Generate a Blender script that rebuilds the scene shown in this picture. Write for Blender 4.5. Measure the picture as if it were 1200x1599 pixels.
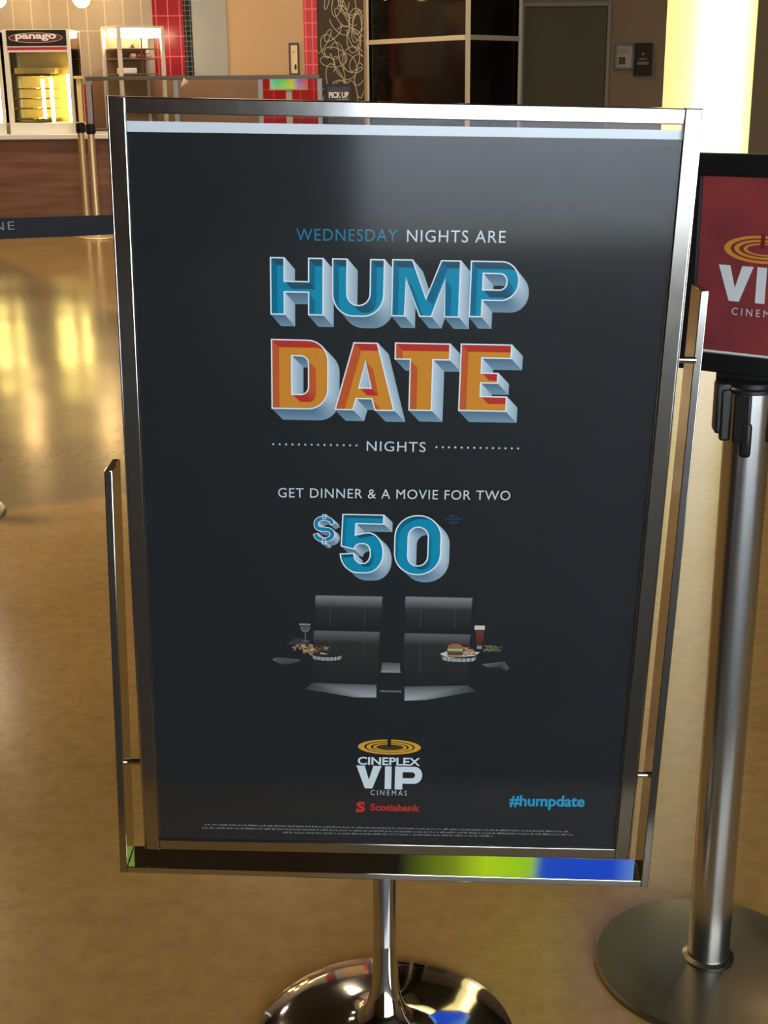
import bpy, bmesh, math, random
from mathutils import Matrix, Vector
from mathutils.geometry import tessellate_polygon

for o in list(bpy.data.objects):
    bpy.data.objects.remove(o, do_unlink=True)
random.seed(7)
PI = math.pi
S = bpy.context.scene
COL = S.collection

# ------------------------------------------------------------------ camera, world, lights, exposure
cam = bpy.data.cameras.new('camera')
cam.sensor_fit = 'VERTICAL'
cam.sensor_height = 36.0
cam.lens = 36.0 * 2120 / 1599
cam.clip_start = 0.05
co = bpy.data.objects.new('camera', cam)
COL.objects.link(co)
co.matrix_world = Matrix(((0.999960, 0.008955, -0.000000, 0.000000), (-0.002717, 0.303377, -0.952867, 0.000000), (-0.008533, 0.952829, 0.303389, 1.350000), (0, 0, 0, 1)))
S.camera = co

S.view_settings.view_transform = 'Standard'
S.view_settings.look = 'None'
S.view_settings.gamma = 1.0
S.view_settings.use_curve_mapping = False
S.view_settings.exposure = 0.0
S.cycles.use_denoising = True
S.cycles.sample_clamp_indirect = 6.0
S.cycles.caustics_reflective = False
S.cycles.caustics_refractive = False

W = bpy.data.worlds.new('World')
S.world = W
W.use_nodes = True
bg = W.node_tree.nodes['Background']
bg.inputs[0].default_value = (0.86, 0.93, 1.0, 1)
bg.inputs[1].default_value = 10.5


def area(name, loc, rot, sx, sy, power, color, portal=False):
    l = bpy.data.lights.new(name, 'AREA')
    l.shape = 'RECTANGLE'
    l.size, l.size_y = sx, sy
    l.energy = power
    l.color = color
    o = bpy.data.objects.new(name, l)
    o.location = loc
    o.rotation_euler = rot
    COL.objects.link(o)
    if portal:
        l.cycles.is_portal = True
    return o


WARM = (1.0, 0.70, 0.36)
area('window_portal', (3.05, -3.95, 1.7), (PI / 2, 0, 0), 6.7, 3.4, 1, (1, 1, 1), portal=True)
for lx, ly, pw in ((-2.5, 4.5, 150), (2.6, 5.6, 16), (-3.4, 8.4, 80), (1.6, 8.2, 50), (-4.2, 12.2, 70), (-1.2, 12.2, 110)):
    area('downlight', (lx, ly, 4.4), (0, 0, 0), 0.35, 0.35, pw, WARM if ly < 10 else (1.0, 0.82, 0.60))


# ------------------------------------------------------------------ helpers
def lin(c):
    return tuple(((v / 255) / 12.92 if v / 255 <= 0.04045 else ((v / 255 + 0.055) / 1.055) ** 2.4) for v in c)


def new_mat(name):
    m = bpy.data.materials.new(name)
    m.use_nodes = True
    return m, m.node_tree.nodes, m.node_tree.links, m.node_tree.nodes['Principled BSDF']


def pm(name, col, rough=0.5, metal=0.0, spec=0.5, emit=None, es=0.0, srgb=True, var=0.0, vscale=20, bump=0.0, bscale=60, rvar=0.0):
    """principled material with a little procedural variation"""
    m, n, l, b = new_mat(name)
    c = lin(col) if srgb else col
    b.inputs['Base Color'].default_value = (*c, 1)
    b.inputs['Roughness'].default_value = rough
    b.inputs['Metallic'].default_value = metal
    b.inputs['Specular IOR Level'].default_value = spec
    if emit:
        b.inputs['Emission Color'].default_value = (*lin(emit), 1)
        b.inputs['Emission Strength'].default_value = es
    if var or rvar or bump:
        tc = n.new('ShaderNodeTexCoord')
        nz = n.new('ShaderNodeTexNoise')
        nz.inputs['Scale'].default_value = vscale
        nz.inputs['Detail'].default_value = 4
        l.new(tc.outputs['Object'], nz.inputs['Vector'])
        if var:
            mx = n.new('ShaderNodeMix')
            mx.data_type = 'RGBA'
            mx.inputs['A'].default_value = (*[v * (1 - var) for v in c], 1)
            mx.inputs['B'].default_value = (*[min(1, v * (1 + var)) for v in c], 1)
            l.new(nz.outputs['Fac'], mx.inputs['Factor'])
            l.new(mx.outputs['Result'], b.inputs['Base Color'])
        if rvar:
            mr = n.new('ShaderNodeMapRange')
            mr.inputs['To Min'].default_value = max(0.02, rough - rvar)
            mr.inputs['To Max'].default_value = rough + rvar
            l.new(nz.outputs['Fac'], mr.inputs['Value'])
            l.new(mr.outputs['Result'], b.inputs['Roughness'])
        if bump:
            nb = n.new('ShaderNodeTexNoise')
            nb.inputs['Scale'].default_value = bscale
            l.new(tc.outputs['Object'], nb.inputs['Vector'])
            bp = n.new('ShaderNodeBump')
            bp.inputs['Strength'].default_value = bump
            bp.inputs['Distance'].default_value = 0.002
            l.new(nb.outputs['Fac'], bp.inputs['Height'])
            l.new(bp.outputs['Normal'], b.inputs['Normal'])
    return m


def clear_mat(name, tint, rough, ior=1.45, bump=0.0, bscale=8):
    """thin clear sheet: passes light straight through, mirrors by Fresnel"""
    m = bpy.data.materials.new(name)
    m.use_nodes = True
    n, l = m.node_tree.nodes, m.node_tree.links
    n.remove(n['Principled BSDF'])
    tr = n.new('ShaderNodeBsdfTransparent')
    tr.inputs[0].default_value = (*tint, 1)
    gl = n.new('ShaderNodeBsdfGlossy')
    gl.inputs['Roughness'].default_value = rough
    fr = n.new('ShaderNodeFresnel')
    fr.inputs['IOR'].default_value = ior
    mx = n.new('ShaderNodeMixShader')
    l.new(fr.outputs[0], mx.inputs[0])
    l.new(tr.outputs[0], mx.inputs[1])
    l.new(gl.outputs[0], mx.inputs[2])
    l.new(mx.outputs[0], n['Material Output'].inputs[0])
    if bump:
        tc = n.new('ShaderNodeTexCoord')
        nb = n.new('ShaderNodeTexNoise')
        nb.inputs['Scale'].default_value = bscale
        nb.inputs['Detail'].default_value = 3
        l.new(tc.outputs['Object'], nb.inputs['Vector'])
        bp = n.new('ShaderNodeBump')
        bp.inputs['Strength'].default_value = bump
        bp.inputs['Distance'].default_value = 0.01
        l.new(nb.outputs['Fac'], bp.inputs['Height'])
        l.new(bp.outputs['Normal'], gl.inputs['Normal'])
    return m


def tile_mat(name, c1, c2, grout, w, h, mortar=0.012, rough=0.25, offset=0.0):
    m, n, l, b = new_mat(name)
    tc = n.new('ShaderNodeTexCoord')
    sp = n.new('ShaderNodeSeparateXYZ')
    cb = n.new('ShaderNodeCombineXYZ')
    br = n.new('ShaderNodeTexBrick')
    br.offset = offset
    br.inputs['Color1'].default_value = (*lin(c1), 1)
    br.inputs['Color2'].default_value = (*lin(c2), 1)
    br.inputs['Mortar'].default_value = (*lin(grout), 1)
    br.inputs['Scale'].default_value = 1.0
    br.inputs['Mortar Size'].default_value = mortar
    br.inputs['Mortar Smooth'].default_value = 0.1
    br.inputs['Brick Width'].default_value = w
    br.inputs['Row Height'].default_value = h
    l.new(tc.outputs['Object'], sp.inputs[0])
    l.new(sp.outputs['X'], cb.inputs['X'])
    l.new(sp.outputs['Z'], cb.inputs['Y'])
    l.new(cb.outputs[0], br.inputs['Vector'])
    l.new(br.outputs['Color'], b.inputs['Base Color'])
    b.inputs['Roughness'].default_value = rough
    return m


def wood_mat(name, c1, c2):
    m, n, l, b = new_mat(name)
    tc = n.new('ShaderNodeTexCoord')
    mp = n.new('ShaderNodeMapping')
    mp.inputs['Scale'].default_value = (0.6, 3, 9)
    nz = n.new('ShaderNodeTexNoise')
    nz.inputs['Scale'].default_value = 2.2
    nz.inputs['Detail'].default_value = 6
    cr = n.new('ShaderNodeValToRGB')
    cr.color_ramp.elements[0].position = 0.3
    cr.color_ramp.elements[0].color = (*lin(c1), 1)
    cr.color_ramp.elements[1].position = 0.7
    cr.color_ramp.elements[1].color = (*lin(c2), 1)
    l.new(tc.outputs['Object'], mp.inputs[0])
    l.new(mp.outputs[0], nz.inputs['Vector'])
    l.new(nz.outputs['Fac'], cr.inputs[0])
    l.new(cr.outputs[0], b.inputs['Base Color'])
    b.inputs['Roughness'].default_value = 0.4
    return m


def steel_mat(name, col, rough, stretch=(1, 1, 60), amount=0.12, mottling=0.0):
    """brushed or smeared steel: directional streaks in the roughness"""
    m, n, l, b = new_mat(name)
    b.inputs['Metallic'].default_value = 1.0
    b.inputs['Base Color'].default_value = (*lin(col), 1)
    tc = n.new('ShaderNodeTexCoord')
    mp = n.new('ShaderNodeMapping')
    mp.inputs['Scale'].default_value = stretch
    nz = n.new('ShaderNodeTexNoise')
    nz.inputs['Scale'].default_value = 14
    nz.inputs['Detail'].default_value = 5
    mr = n.new('ShaderNodeMapRange')
    mr.inputs['To Min'].default_value = max(0.03, rough - amount)
    mr.inputs['To Max'].default_value = rough + amount
    l.new(tc.outputs['Object'], mp.inputs[0])
    l.new(mp.outputs[0], nz.inputs['Vector'])
    l.new(nz.outputs['Fac'], mr.inputs['Value'])
    l.new(mr.outputs['Result'], b.inputs['Roughness'])
    return m


def set_props(o, label=None, cat=None, group=None, kind=None):
    if label:
        o['label'] = label
    if cat:
        o['category'] = cat
    if group:
        o['group'] = group
    if kind:
        o['kind'] = kind
    return o


def empty(name, loc=(0, 0, 0), rz=0.0, label=None, cat=None, group=None):
    o = bpy.data.objects.new(name, None)
    o.empty_display_size = 0.1
    o.location = loc
    o.rotation_euler = (0, 0, rz)
    COL.objects.link(o)
    return set_props(o, label, cat, group)


def obj(name, bm, mats, parent=None, smooth=True):
    me = bpy.data.meshes.new(name)
    bmesh.ops.recalc_face_normals(bm, faces=bm.faces[:])
    bm.to_mesh(me)
    bm.free()
    for mt in (mats if isinstance(mats, (list, tuple)) else [mats]):
        me.materials.append(mt)
    if smooth:
        for p in me.polygons:
            p.use_smooth = True
        me.set_sharp_from_angle(angle=math.radians(20))
    o = bpy.data.objects.new(name, me)
    COL.objects.link(o)
    if parent:
        o.parent = parent
    return o


def box(bm, x0, x1, y0, y1, z0, z1, bev=0.0, mat=None, mi=0, seg=2):
    r = bmesh.ops.create_cube(bm, size=1.0)
    vs = r['verts']
    for v in vs:
        v.co = Vector(((x0 + x1) / 2 + v.co.x * (x1 - x0), (y0 + y1) / 2 + v.co.y * (y1 - y0), (z0 + z1) / 2 + v.co.z * (z1 - z0)))
    es = list({e for v in vs for e in v.link_edges})
    fs = list({f for v in vs for f in v.link_faces})
    for f in fs:
        f.material_index = mi
    if bev > 0:
        rr = bmesh.ops.bevel(bm, geom=es, offset=bev, segments=seg, affect='EDGES', profile=0.5)
        vs = list({v for f in rr['faces'] for v in f.verts} | {v for v in vs if v.is_valid})
    if mat is not None:
        bmesh.ops.transform(bm, matrix=mat, verts=[v for v in vs if v.is_valid])
    return vs


def lathe(bm, prof, c=(0, 0), n=48, z0=0.0, cap=True, mi=0):
    """profile of (radius, height) turned about a vertical axis"""
    rings = []
    for r, z in prof:
        if r < 1e-6:
            rings.append([bm.verts.new((c[0], c[1], z + z0))])
        else:
            rings.append([bm.verts.new((c[0] + r * math.cos(2 * PI * k / n), c[1] + r * math.sin(2 * PI * k / n), z + z0)) for k in range(n)])
    for a, b in zip(rings, rings[1:]):
        for k in range(n):
            k2 = (k + 1) % n
            if len(a) == 1 and len(b) == 1:
                continue
            if len(a) == 1:
                f = bm.faces.new((a[0], b[k], b[k2]))
            elif len(b) == 1:
                f = bm.faces.new((a[k], b[0], a[k2]))
            else:
                f = bm.faces.new((a[k], b[k], b[k2], a[k2]))
            f.material_index = mi
    if cap:
        for rg in (rings[0], rings[-1]):
            if len(rg) > 1:
                f = bm.faces.new(rg)
                f.material_index = mi
    return [v for rg in rings for v in rg]


def rod(bm, p, q, r, n=16, mi=0):
    p, q = Vector(p), Vector(q)
    d = (q - p)
    L = d.length
    M = Matrix.Translation(p) @ d.to_track_quat('Z', 'Y').to_matrix().to_4x4()
    vs = lathe(bm, [(r, 0), (r, L)], n=n, mi=mi)
    bmesh.ops.transform(bm, matrix=M, verts=vs)
    return vs


def prism(bm, pts, y0, y1, mi=0):
    """outline in x/z pushed from y0 to y1"""
    a = [bm.verts.new((x, y0, z)) for x, z in pts]
    b = [bm.verts.new((x, y1, z)) for x, z in pts]
    n = len(pts)
    fs = [bm.faces.new(a), bm.faces.new(b)]
    for k in range(n):
        fs.append(bm.faces.new((a[k], a[(k + 1) % n], b[(k + 1) % n], b[k])))
    for f in fs:
        f.material_index = mi
    return a + b


def wall_poly(bm, corners, thick, mi=0):
    """vertical slab from plan points p -> q between z0 and z1, thickened away from the viewer"""
    (px, py), (qx, qy), z0, z1 = corners
    d = Vector((qx - px, qy - py, 0)).normalized()
    nrm = Vector((-d.y, d.x, 0)) * thick
    a = [Vector((px, py, z0)), Vector((qx, qy, z0)), Vector((qx, qy, z1)), Vector((px, py, z1))]
    va = [bm.verts.new(v) for v in a]
    vb = [bm.verts.new(v + nrm) for v in a]
    fs = [bm.faces.new(va), bm.faces.new(vb)]
    for k in range(4):
        fs.append(bm.faces.new((va[k], va[(k + 1) % 4], vb[(k + 1) % 4], vb[k])))
    for f in fs:
        f.material_index = mi


def copy_tree(o, parent=None):
    c = o.copy()
    COL.objects.link(c)
    if parent:
        c.parent = parent
    for ch in list(o.children):
        copy_tree(ch, c)
    return c


# ------------------------------------------------------------------ printing (ink) tools
class Ink:
    """thin printed layers; x/z in the sheet's plane, h = height of the layer above the sheet"""

    def __init__(self):
        self.v, self.f, self.c = [], [], []

    def poly(self, pts, cols, h=0.0, hs=None):
        i = len(self.v)
        for k, p in enumerate(pts):
            self.v.append((p[0], -(hs[k] if hs else h), p[1]))
        n = len(pts)
        self.f.append(tuple(range(i, i + n)))
        if isinstance(cols, tuple):
            cols = [cols] * n
        self.c.append([(*lin(c), 1) for c in cols])

    def build(self, name, mat, parent=None, y=0.0):
        me = bpy.data.meshes.new(name)
        me.from_pydata([(a, b + y, c) for a, b, c in self.v], [], self.f)
        at = me.color_attributes.new('ink', 'FLOAT_COLOR', 'CORNER')
        k = 0
        for cs in self.c:
            for c in cs:
                at.data[k].color = c
                k += 1
        bm = bmesh.new()
        bm.from_mesh(me)
        bmesh.ops.dissolve_degenerate(bm, dist=1e-7, edges=bm.edges[:])
        for f in bm.faces:
            f.normal_update()
            if f.normal.y > 0:
                f.normal_flip()
        bm.to_mesh(me)
        bm.free()
        me.materials.append(mat)
        o = bpy.data.objects.new(name, me)
        COL.objects.link(o)
        if parent:
            o.parent = parent
        return o

    # -- built-in lettering fitted into a rectangle
    def text(self, s, rect, col, h=0.0003, offset=0.0, spacing=1.0, tilt=0.0):
        cu = bpy.data.curves.new('t', 'FONT')
        cu.body = s
        cu.size = 1.0
        cu.offset = offset
        cu.space_character = spacing
        cu.resolution_u = 4
        cu.fill_mode = 'FRONT'
        o = bpy.data.objects.new('t', cu)
        COL.objects.link(o)
        dg = bpy.context.evaluated_depsgraph_get()
        me = bpy.data.meshes.new_from_object(o.evaluated_get(dg))
        xs = [v.co.x for v in me.vertices]
        ys = [v.co.y for v in me.vertices]
        x0, x1, y0, y1 = min(xs), max(xs), min(ys), max(ys)
        X0, Z1, X1, Z0 = rect
        def mp(v):
            u = (v.co.x - x0) / (x1 - x0)
            return (X0 + u * (X1 - X0), Z0 + (v.co.y - y0) / (y1 - y0) * (Z1 - Z0) + tilt * (u - 0.5))
        for p in me.polygons:
            self.poly([mp(me.vertices[i]) for i in p.vertices], col, h)
        bpy.data.objects.remove(o)
        bpy.data.curves.remove(cu)
        bpy.data.meshes.remove(me)

    def ring(self, c, rx, ry, wx, wy, col, h=0.0003, a0=0, a1=360, n=64):
        for k in range(n):
            t0 = math.radians(a0 + (a1 - a0) * k / n)
            t1 = math.radians(a0 + (a1 - a0) * (k + 1) / n)
            self.poly([(c[0] + rx * math.cos(t0), c[1] + ry * math.sin(t0)), (c[0] + rx * math.cos(t1), c[1] + ry * math.sin(t1)),
                       (c[0] + (rx - wx) * math.cos(t1), c[1] + (ry - wy) * math.sin(t1)), (c[0] + (rx - wx) * math.cos(t0), c[1] + (ry - wy) * math.sin(t0))], col, h)

    def disc(self, c, rx, ry, col, h=0.0003, n=16):
        self.poly([(c[0] + rx * math.cos(2 * PI * k / n), c[1] + ry * math.sin(2 * PI * k / n)) for k in range(n)], col, h)

    def rect(self, r, col, h=0.0003):
        x0, z1, x1, z0 = r
        self.poly([(x0, z0), (x1, z0), (x1, z1), (x0, z1)], col, h)

    def shape(self, loops, col, h=0.0003):
        tri, allp = tess(loops)
        for t in tri:
            self.poly([allp[i] for i in t], col, h)


def sarea(p):
    return 0.5 * sum(p[k][0] * p[(k + 1) % len(p)][1] - p[(k + 1) % len(p)][0] * p[k][1] for k in range(len(p)))


def tess(loops):
    allp = [p for lp in loops for p in lp]
    tri = tessellate_polygon([[Vector((p[0], p[1], 0)) for p in lp] for lp in loops])
    return tri, allp


def clip(subj, tri):
    """convex polygon cut by a convex triangle"""
    if sarea(tri) < 0:
        tri = tri[::-1]
    out = subj
    for k in range(3):
        a, b = tri[k], tri[(k + 1) % 3]
        res = []
        for i in range(len(out)):
            p, q = out[i], out[(i + 1) % len(out)]
            sp = (b[0] - a[0]) * (p[1] - a[1]) - (b[1] - a[1]) * (p[0] - a[0])
            sq = (b[0] - a[0]) * (q[1] - a[1]) - (b[1] - a[1]) * (q[0] - a[0])
            if sp >= 0:
                res.append(p)
            if sp * sq < 0:
                t = sp / (sp - sq)
                res.append((p[0] + t * (q[0] - p[0]), p[1] + t * (q[1] - p[1])))
        out = res
        if len(out) < 3:
            return []
    return out if abs(sarea(out)) > 1e-9 else []


def mixc(a, b, t):
    t = max(0.0, min(1.0, t))
    return tuple(a[i] * (1 - t) + b[i] * t for i in range(3))


def block_letter(ink, loops, ext, inner, face, top, left, outline=0.0015, lite=(206, 219, 228), dark=(86, 116, 136)):
    """one printed block letter: pale extruded sides, sunken coloured face, white outline"""
    loops = [lp if (sarea(lp) > 0) == (k == 0) else lp[::-1] for k, lp in enumerate(loops)]
    tri, allp = tess(loops)
    tris = [[allp[i] for i in t] for t in tri]
    for t in tris:
        ink.poly(t, face, 0.0008)
    L = math.hypot(*ext)
    for lp in loops:
        n = len(lp)
        for k in range(n):
            p, q = lp[k], lp[(k + 1) % n]
            d = (q[0] - p[0], q[1] - p[1])
            m = math.hypot(*d)
            if m < 1e-7:
                continue
            nx, nz = d[1] / m, -d[0] / m
            dot = (nx * ext[0] + nz * ext[1]) / L
            if dot > 0.02:
                w = max(0.0, nx) ** 2
                near = mixc(dark, lite, w)
                far = mixc(mixc(dark, (150, 180, 198), 0.6), mixc(lite, (120, 146, 164), 0.55), w)
                P2, Q2 = (p[0] + ext[0], p[1] + ext[1]), (q[0] + ext[0], q[1] + ext[1])
                ink.poly([p, q, Q2, P2], [near, near, far, far], hs=[0.0006, 0.0006, 0.0002, 0.0002])
            elif dot < -0.02:
                w = max(0.0, nz) ** 2
                c = mixc(left, top, w)
                quad = [p, q, (q[0] + inner[0], q[1] + inner[1]), (p[0] + inner[0], p[1] + inner[1])]
                for t in tris:
                    r = clip(quad if sarea(quad) > 0 else quad[::-1], t)
                    if r:
                        ink.poly(r, c, 0.0009 + 0.0001 * w)
        # white outline as mitred ribbon
        o1, o2 = [], []
        for k in range(n):
            a, b, c = lp[k - 1], lp[k], lp[(k + 1) % n]
            d1 = Vector((b[0] - a[0], b[1] - a[1])).normalized()
            d2 = Vector((c[0] - b[0], c[1] - b[1])).normalized()
            n1, n2 = Vector((d1.y, -d1.x)), Vector((d2.y, -d2.x))
            mm = n1 + n2
            mm = mm / max(0.35, mm.length_squared / 2) if mm.length > 1e-6 else n1
            o1.append((b[0] + mm.x * outline * 0.15, b[1] + mm.y * outline * 0.15))
            o2.append((b[0] - mm.x * outline * 0.95, b[1] - mm.y * outline * 0.95))
        for k in range(n):
            j = (k + 1) % n
            ink.poly([o1[k], o1[j], o2[j], o2[k]], (240, 246, 248), 0.0012)


def arc(cx, cy, rx, ry, a0, a1, n=8):
    return [(cx + rx * math.cos(math.radians(a0 + (a1 - a0) * k / n)), cy + ry * math.sin(math.radians(a0 + (a1 - a0) * k / n))) for k in range(n + 1)]


def rrect(x0, y0, x1, y1, rx, ry, corners=(1, 1, 1, 1)):
    """unit-box rounded rectangle, y downward; corners: tl, tr, br, bl"""
    p = []
    p += arc(x0 + rx, y0 + ry, rx, ry, 180, 270) if corners[0] else [(x0, y0)]
    p += arc(x1 - rx, y0 + ry, rx, ry, 270, 360) if corners[1] else [(x1, y0)]
    p += arc(x1 - rx, y1 - ry, rx, ry, 0, 90) if corners[2] else [(x1, y1)]
    p += arc(x0 + rx, y1 - ry, rx, ry, 90, 180) if corners[3] else [(x0, y1)]
    return p


GLYPH = {
    'H': [[(0, 0), (.27, 0), (.27, .405), (.71, .405), (.71, 0), (1, 0), (1, 1), (.71, 1), (.71, .605), (.27, .605), (.27, 1), (0, 1)]],
    'U': [[(0, 0), (.29, 0)] + [(.29, .60)] + arc(.505, .60, .215, .20, 180, 0)[1:-1] + [(.72, .60), (.72, 0), (1, 0)]
          + arc(.60, .60, .40, .40, 0, 90) + arc(.40, .60, .40, .40, 90, 180)],
    'M': [[(0, 0), (.30, 0), (.505, .665), (.71, 0), (1, 0), (1, 1), (.775, 1), (.775, .33), (.595, 1), (.415, 1), (.205, .33), (.205, 1), (0, 1)]],
    'P': [rrect(0, 0, 1, .70, .36, .34, (0, 1, 1, 0))[:-1] + [(.27, .70), (.27, 1), (0, 1)],
          rrect(.27, .225, .74, .50, .14, .125, (0, 1, 1, 0))],
    'D': [rrect(0, 0, 1, 1, .36, .30, (0, 1, 1, 0)), rrect(.365, .235, .645, .78, .13, .11, (0, 1, 1, 0))],
    'A': [[(.305, 0), (.70, 0), (1, 1), (.67, 1), (.615, .83), (.365, .83), (.31, 1), (0, 1)], [(.505, .27), (.595, .66), (.41, .66)]],
    'T': [[(0, 0), (1, 0), (1, .245), (.70, .245), (.70, 1), (.275, 1), (.275, .245), (0, .245)]],
    'E': [[(0, 0), (1, 0), (1, .21), (.43, .21), (.43, .42), (.76, .42), (.76, .58), (.43, .58), (.43, .77), (.95, .77), (.95, 1), (0, 1)]],
    '0': [rrect(0, 0, 1, 1, .49, .36), rrect(.30, .205, .71, .84, .20, .16)],
    '5': [[(.055, 0), (1, 0), (1, .165), (.37, .165), (.36, .345), ] + arc(.64, .64, .36, .34, 262, 360) + arc(.60, .66, .40, .34, 0, 90)
          + arc(.42, .66, .42, .34, 90, 178) + [(.33, .655)] + arc(.50, .66, .17, .165, 170, 90)[1:] + arc(.54, .66, .15, .165, 90, 0)
          + arc(.54, .645, .15, .145, 0, -90) + arc(.48, .62, .15, .12, 270, 190) + [(.02, .545)]],
}


def placed(loops, r):
    x0, z1, x1, z0 = r
    return [[(x0 + u * (x1 - x0), z1 + v * (z0 - z1)) for u, v in lp] for lp in loops]


# ------------------------------------------------------------------ materials
def ink_material(name, rough=0.5, spec=0.06):
    m, n, l, b = new_mat(name)
    a = n.new('ShaderNodeAttribute')
    a.attribute_name = 'ink'
    l.new(a.outputs['Color'], b.inputs['Base Color'])
    b.inputs['Roughness'].default_value = rough
    b.inputs['Specular IOR Level'].default_value = spec
    return m


M_ink = ink_material('printing_ink')
M_black_paper = pm('poster_black_paper', (33, 35, 37), 0.5, spec=0.10, var=0.12, vscale=6)
M_white_paper = pm('poster_white_border', (232, 236, 240), 0.55)
M_cover = clear_mat('clear_cover', (0.96, 0.97, 0.97), 0.10, 1.36, 0.05, 2.2)
M_glass = clear_mat('clear_glass', (0.90, 0.92, 0.90), 0.02, 1.4)
M_steel = steel_mat('satin_steel', (178, 176, 170), 0.14, (6, 6, 3), 0.03)
M_chrome = pm('polished_chrome', (205, 200, 192), 0.06, 1.0, rvar=0.03, vscale=9)
M_brush = steel_mat('brushed_steel', (196, 196, 194), 0.25, (60, 60, 0.1), 0.012)
M_plate = steel_mat('worn_base_plate', (122, 118, 106), 0.34, (1, 1, 1), 0.12)
M_warmsteel = pm('warm_lit_steel', (244, 220, 178), 0.5, 1.0)  # warm lobby light on the far posts is put into this colour
M_black = pm('black_plastic', (18, 18, 18), 0.42, spec=0.4, var=0.1)
M_belt = pm('black_belt_webbing', (24, 30, 38), 0.7, var=0.15, vscale=200)
M_white = pm('white_laminate', (236, 232, 224), 0.35)
M_wood = wood_mat('walnut_laminate', (106, 72, 56), (140, 100, 80))


def floor_mat():
    m, n, l, b = new_mat('polished_concrete')
    tc = n.new('ShaderNodeTexCoord')
    sp = n.new('ShaderNodeSeparateXYZ')
    l.new(tc.outputs['Object'], sp.inputs[0])

    def math_(op, a, bb=None, c=None):
        k = n.new('ShaderNodeMath')
        k.operation = op
        for i, v in enumerate((a, bb, c)):
            if v is None:
                continue
            if isinstance(v, (int, float)):
                k.inputs[i].default_value = v
            else:
                l.new(v, k.inputs[i])
        return k.outputs[0]
    x, y = sp.outputs['X'], sp.outputs['Y']
    nz = n.new('ShaderNodeTexNoise')
    nz.inputs['Scale'].default_value = 0.9
    nz.inputs['Detail'].default_value = 8
    nz.inputs['Roughness'].default_value = 0.62
    l.new(tc.outputs['Object'], nz.inputs['Vector'])
    wob = math_('MULTIPLY', math_('SUBTRACT', nz.outputs['Fac'], 0.5), 0.25)
    # straight joint between two pours, crossing the lobby
    lb = math_('SUBTRACT', math_('ADD', y, wob), math_('MULTIPLY_ADD', x, 0.46, 4.87))
    near = n.new('ShaderNodeMapRange')
    near.inputs['From Min'].default_value = -0.03
    near.inputs['From Max'].default_value = 0.06
    l.new(lb, near.inputs['Value'])
    la = math_('ADD', math_('MULTIPLY', math_('ADD', x, 3.1), 2.35), math_('MULTIPLY', math_('SUBTRACT', y, 11.15), 1.2))
    far = n.new('ShaderNodeMapRange')
    far.inputs['From Min'].default_value = -0.08
    far.inputs['From Max'].default_value = 0.08
    far.inputs['To Min'].default_value = 1.0
    far.inputs['To Max'].default_value = 0.0
    l.new(la, far.inputs['Value'])
    zone = math_('MULTIPLY', near.outputs[0], far.outputs[0])
    tan = n.new('ShaderNodeMix')
    tan.data_type = 'RGBA'
    tan.inputs['A'].default_value = (0.20, 0.13, 0.046, 1)
    tan.inputs['B'].default_value = (0.43, 0.28, 0.10, 1)
    l.new(nz.outputs['Fac'], tan.inputs['Factor'])
    gry = n.new('ShaderNodeMix')
    gry.data_type = 'RGBA'
    gry.inputs['A'].default_value = (0.125, 0.098, 0.052, 1)
    gry.inputs['B'].default_value = (0.21, 0.165, 0.09, 1)
    l.new(nz.outputs['Fac'], gry.inputs['Factor'])
    mx = n.new('ShaderNodeMix')
    mx.data_type = 'RGBA'
    l.new(zone, mx.inputs['Factor'])
    l.new(tan.outputs['Result'], mx.inputs['A'])
    l.new(gry.outputs['Result'], mx.inputs['B'])
    fine = n.new('ShaderNodeTexNoise')
    fine.inputs['Scale'].default_value = 26
    fine.inputs['Detail'].default_value = 6
    fine.inputs['Roughness'].default_value = 0.7
    l.new(tc.outputs['Object'], fine.inputs['Vector'])
    mul = n.new('ShaderNodeMix')
    mul.data_type = 'RGBA'
    mul.blend_type = 'MULTIPLY'
    mul.inputs['Factor'].default_value = 1.0
    fr = n.new('ShaderNodeMapRange')
    fr.inputs['From Min'].default_value = 0.3
    fr.inputs['From Max'].default_value = 0.7
    fr.inputs['To Min'].default_value = 0.8
    fr.inputs['To Max'].default_value = 1.12
    l.new(fine.outputs['Fac'], fr.inputs['Value'])
    l.new(mx.outputs['Result'], mul.inputs['A'])
    l.new(fr.outputs[0], mul.inputs['B'])
    l.new(mul.outputs['Result'], b.inputs['Base Color'])
    rr = n.new('ShaderNodeMapRange')
    rr.inputs['To Min'].default_value = 0.10
    rr.inputs['To Max'].default_value = 0.26
    l.new(nz.outputs['Fac'], rr.inputs['Value'])
    l.new(rr.outputs[0], b.inputs['Roughness'])
    b.inputs['Specular IOR Level'].default_value = 0.5
    wv = n.new('ShaderNodeTexNoise')
    wv.inputs['Scale'].default_value = 1.3
    wv.inputs['Detail'].default_value = 1
    l.new(tc.outputs['Object'], wv.inputs['Vector'])
    bp = n.new('ShaderNodeBump')
    bp.inputs['Strength'].default_value = 0.25
    bp.inputs['Distance'].default_value = 0.02
    l.new(wv.outputs['Fac'], bp.inputs['Height'])
    l.new(bp.outputs['Normal'], b.inputs['Normal'])
    return m


# ------------------------------------------------------------------ the setting
def struct(name, bm, mats, parent=None, label=None):
    o = obj(name, bm, mats, parent, smooth=False)
    if parent is None:
        o['kind'] = 'structure'
    if label:
        o['label'] = label
    return o


M_plain = pm('lobby_paint', (150, 132, 108), 0.8, var=0.05, vscale=2)
M_dim = pm('taupe_paint', (122, 104, 80), 0.8, var=0.06, vscale=2)
M_ceil = pm('ceiling_paint', (70, 66, 60), 0.9)

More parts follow.
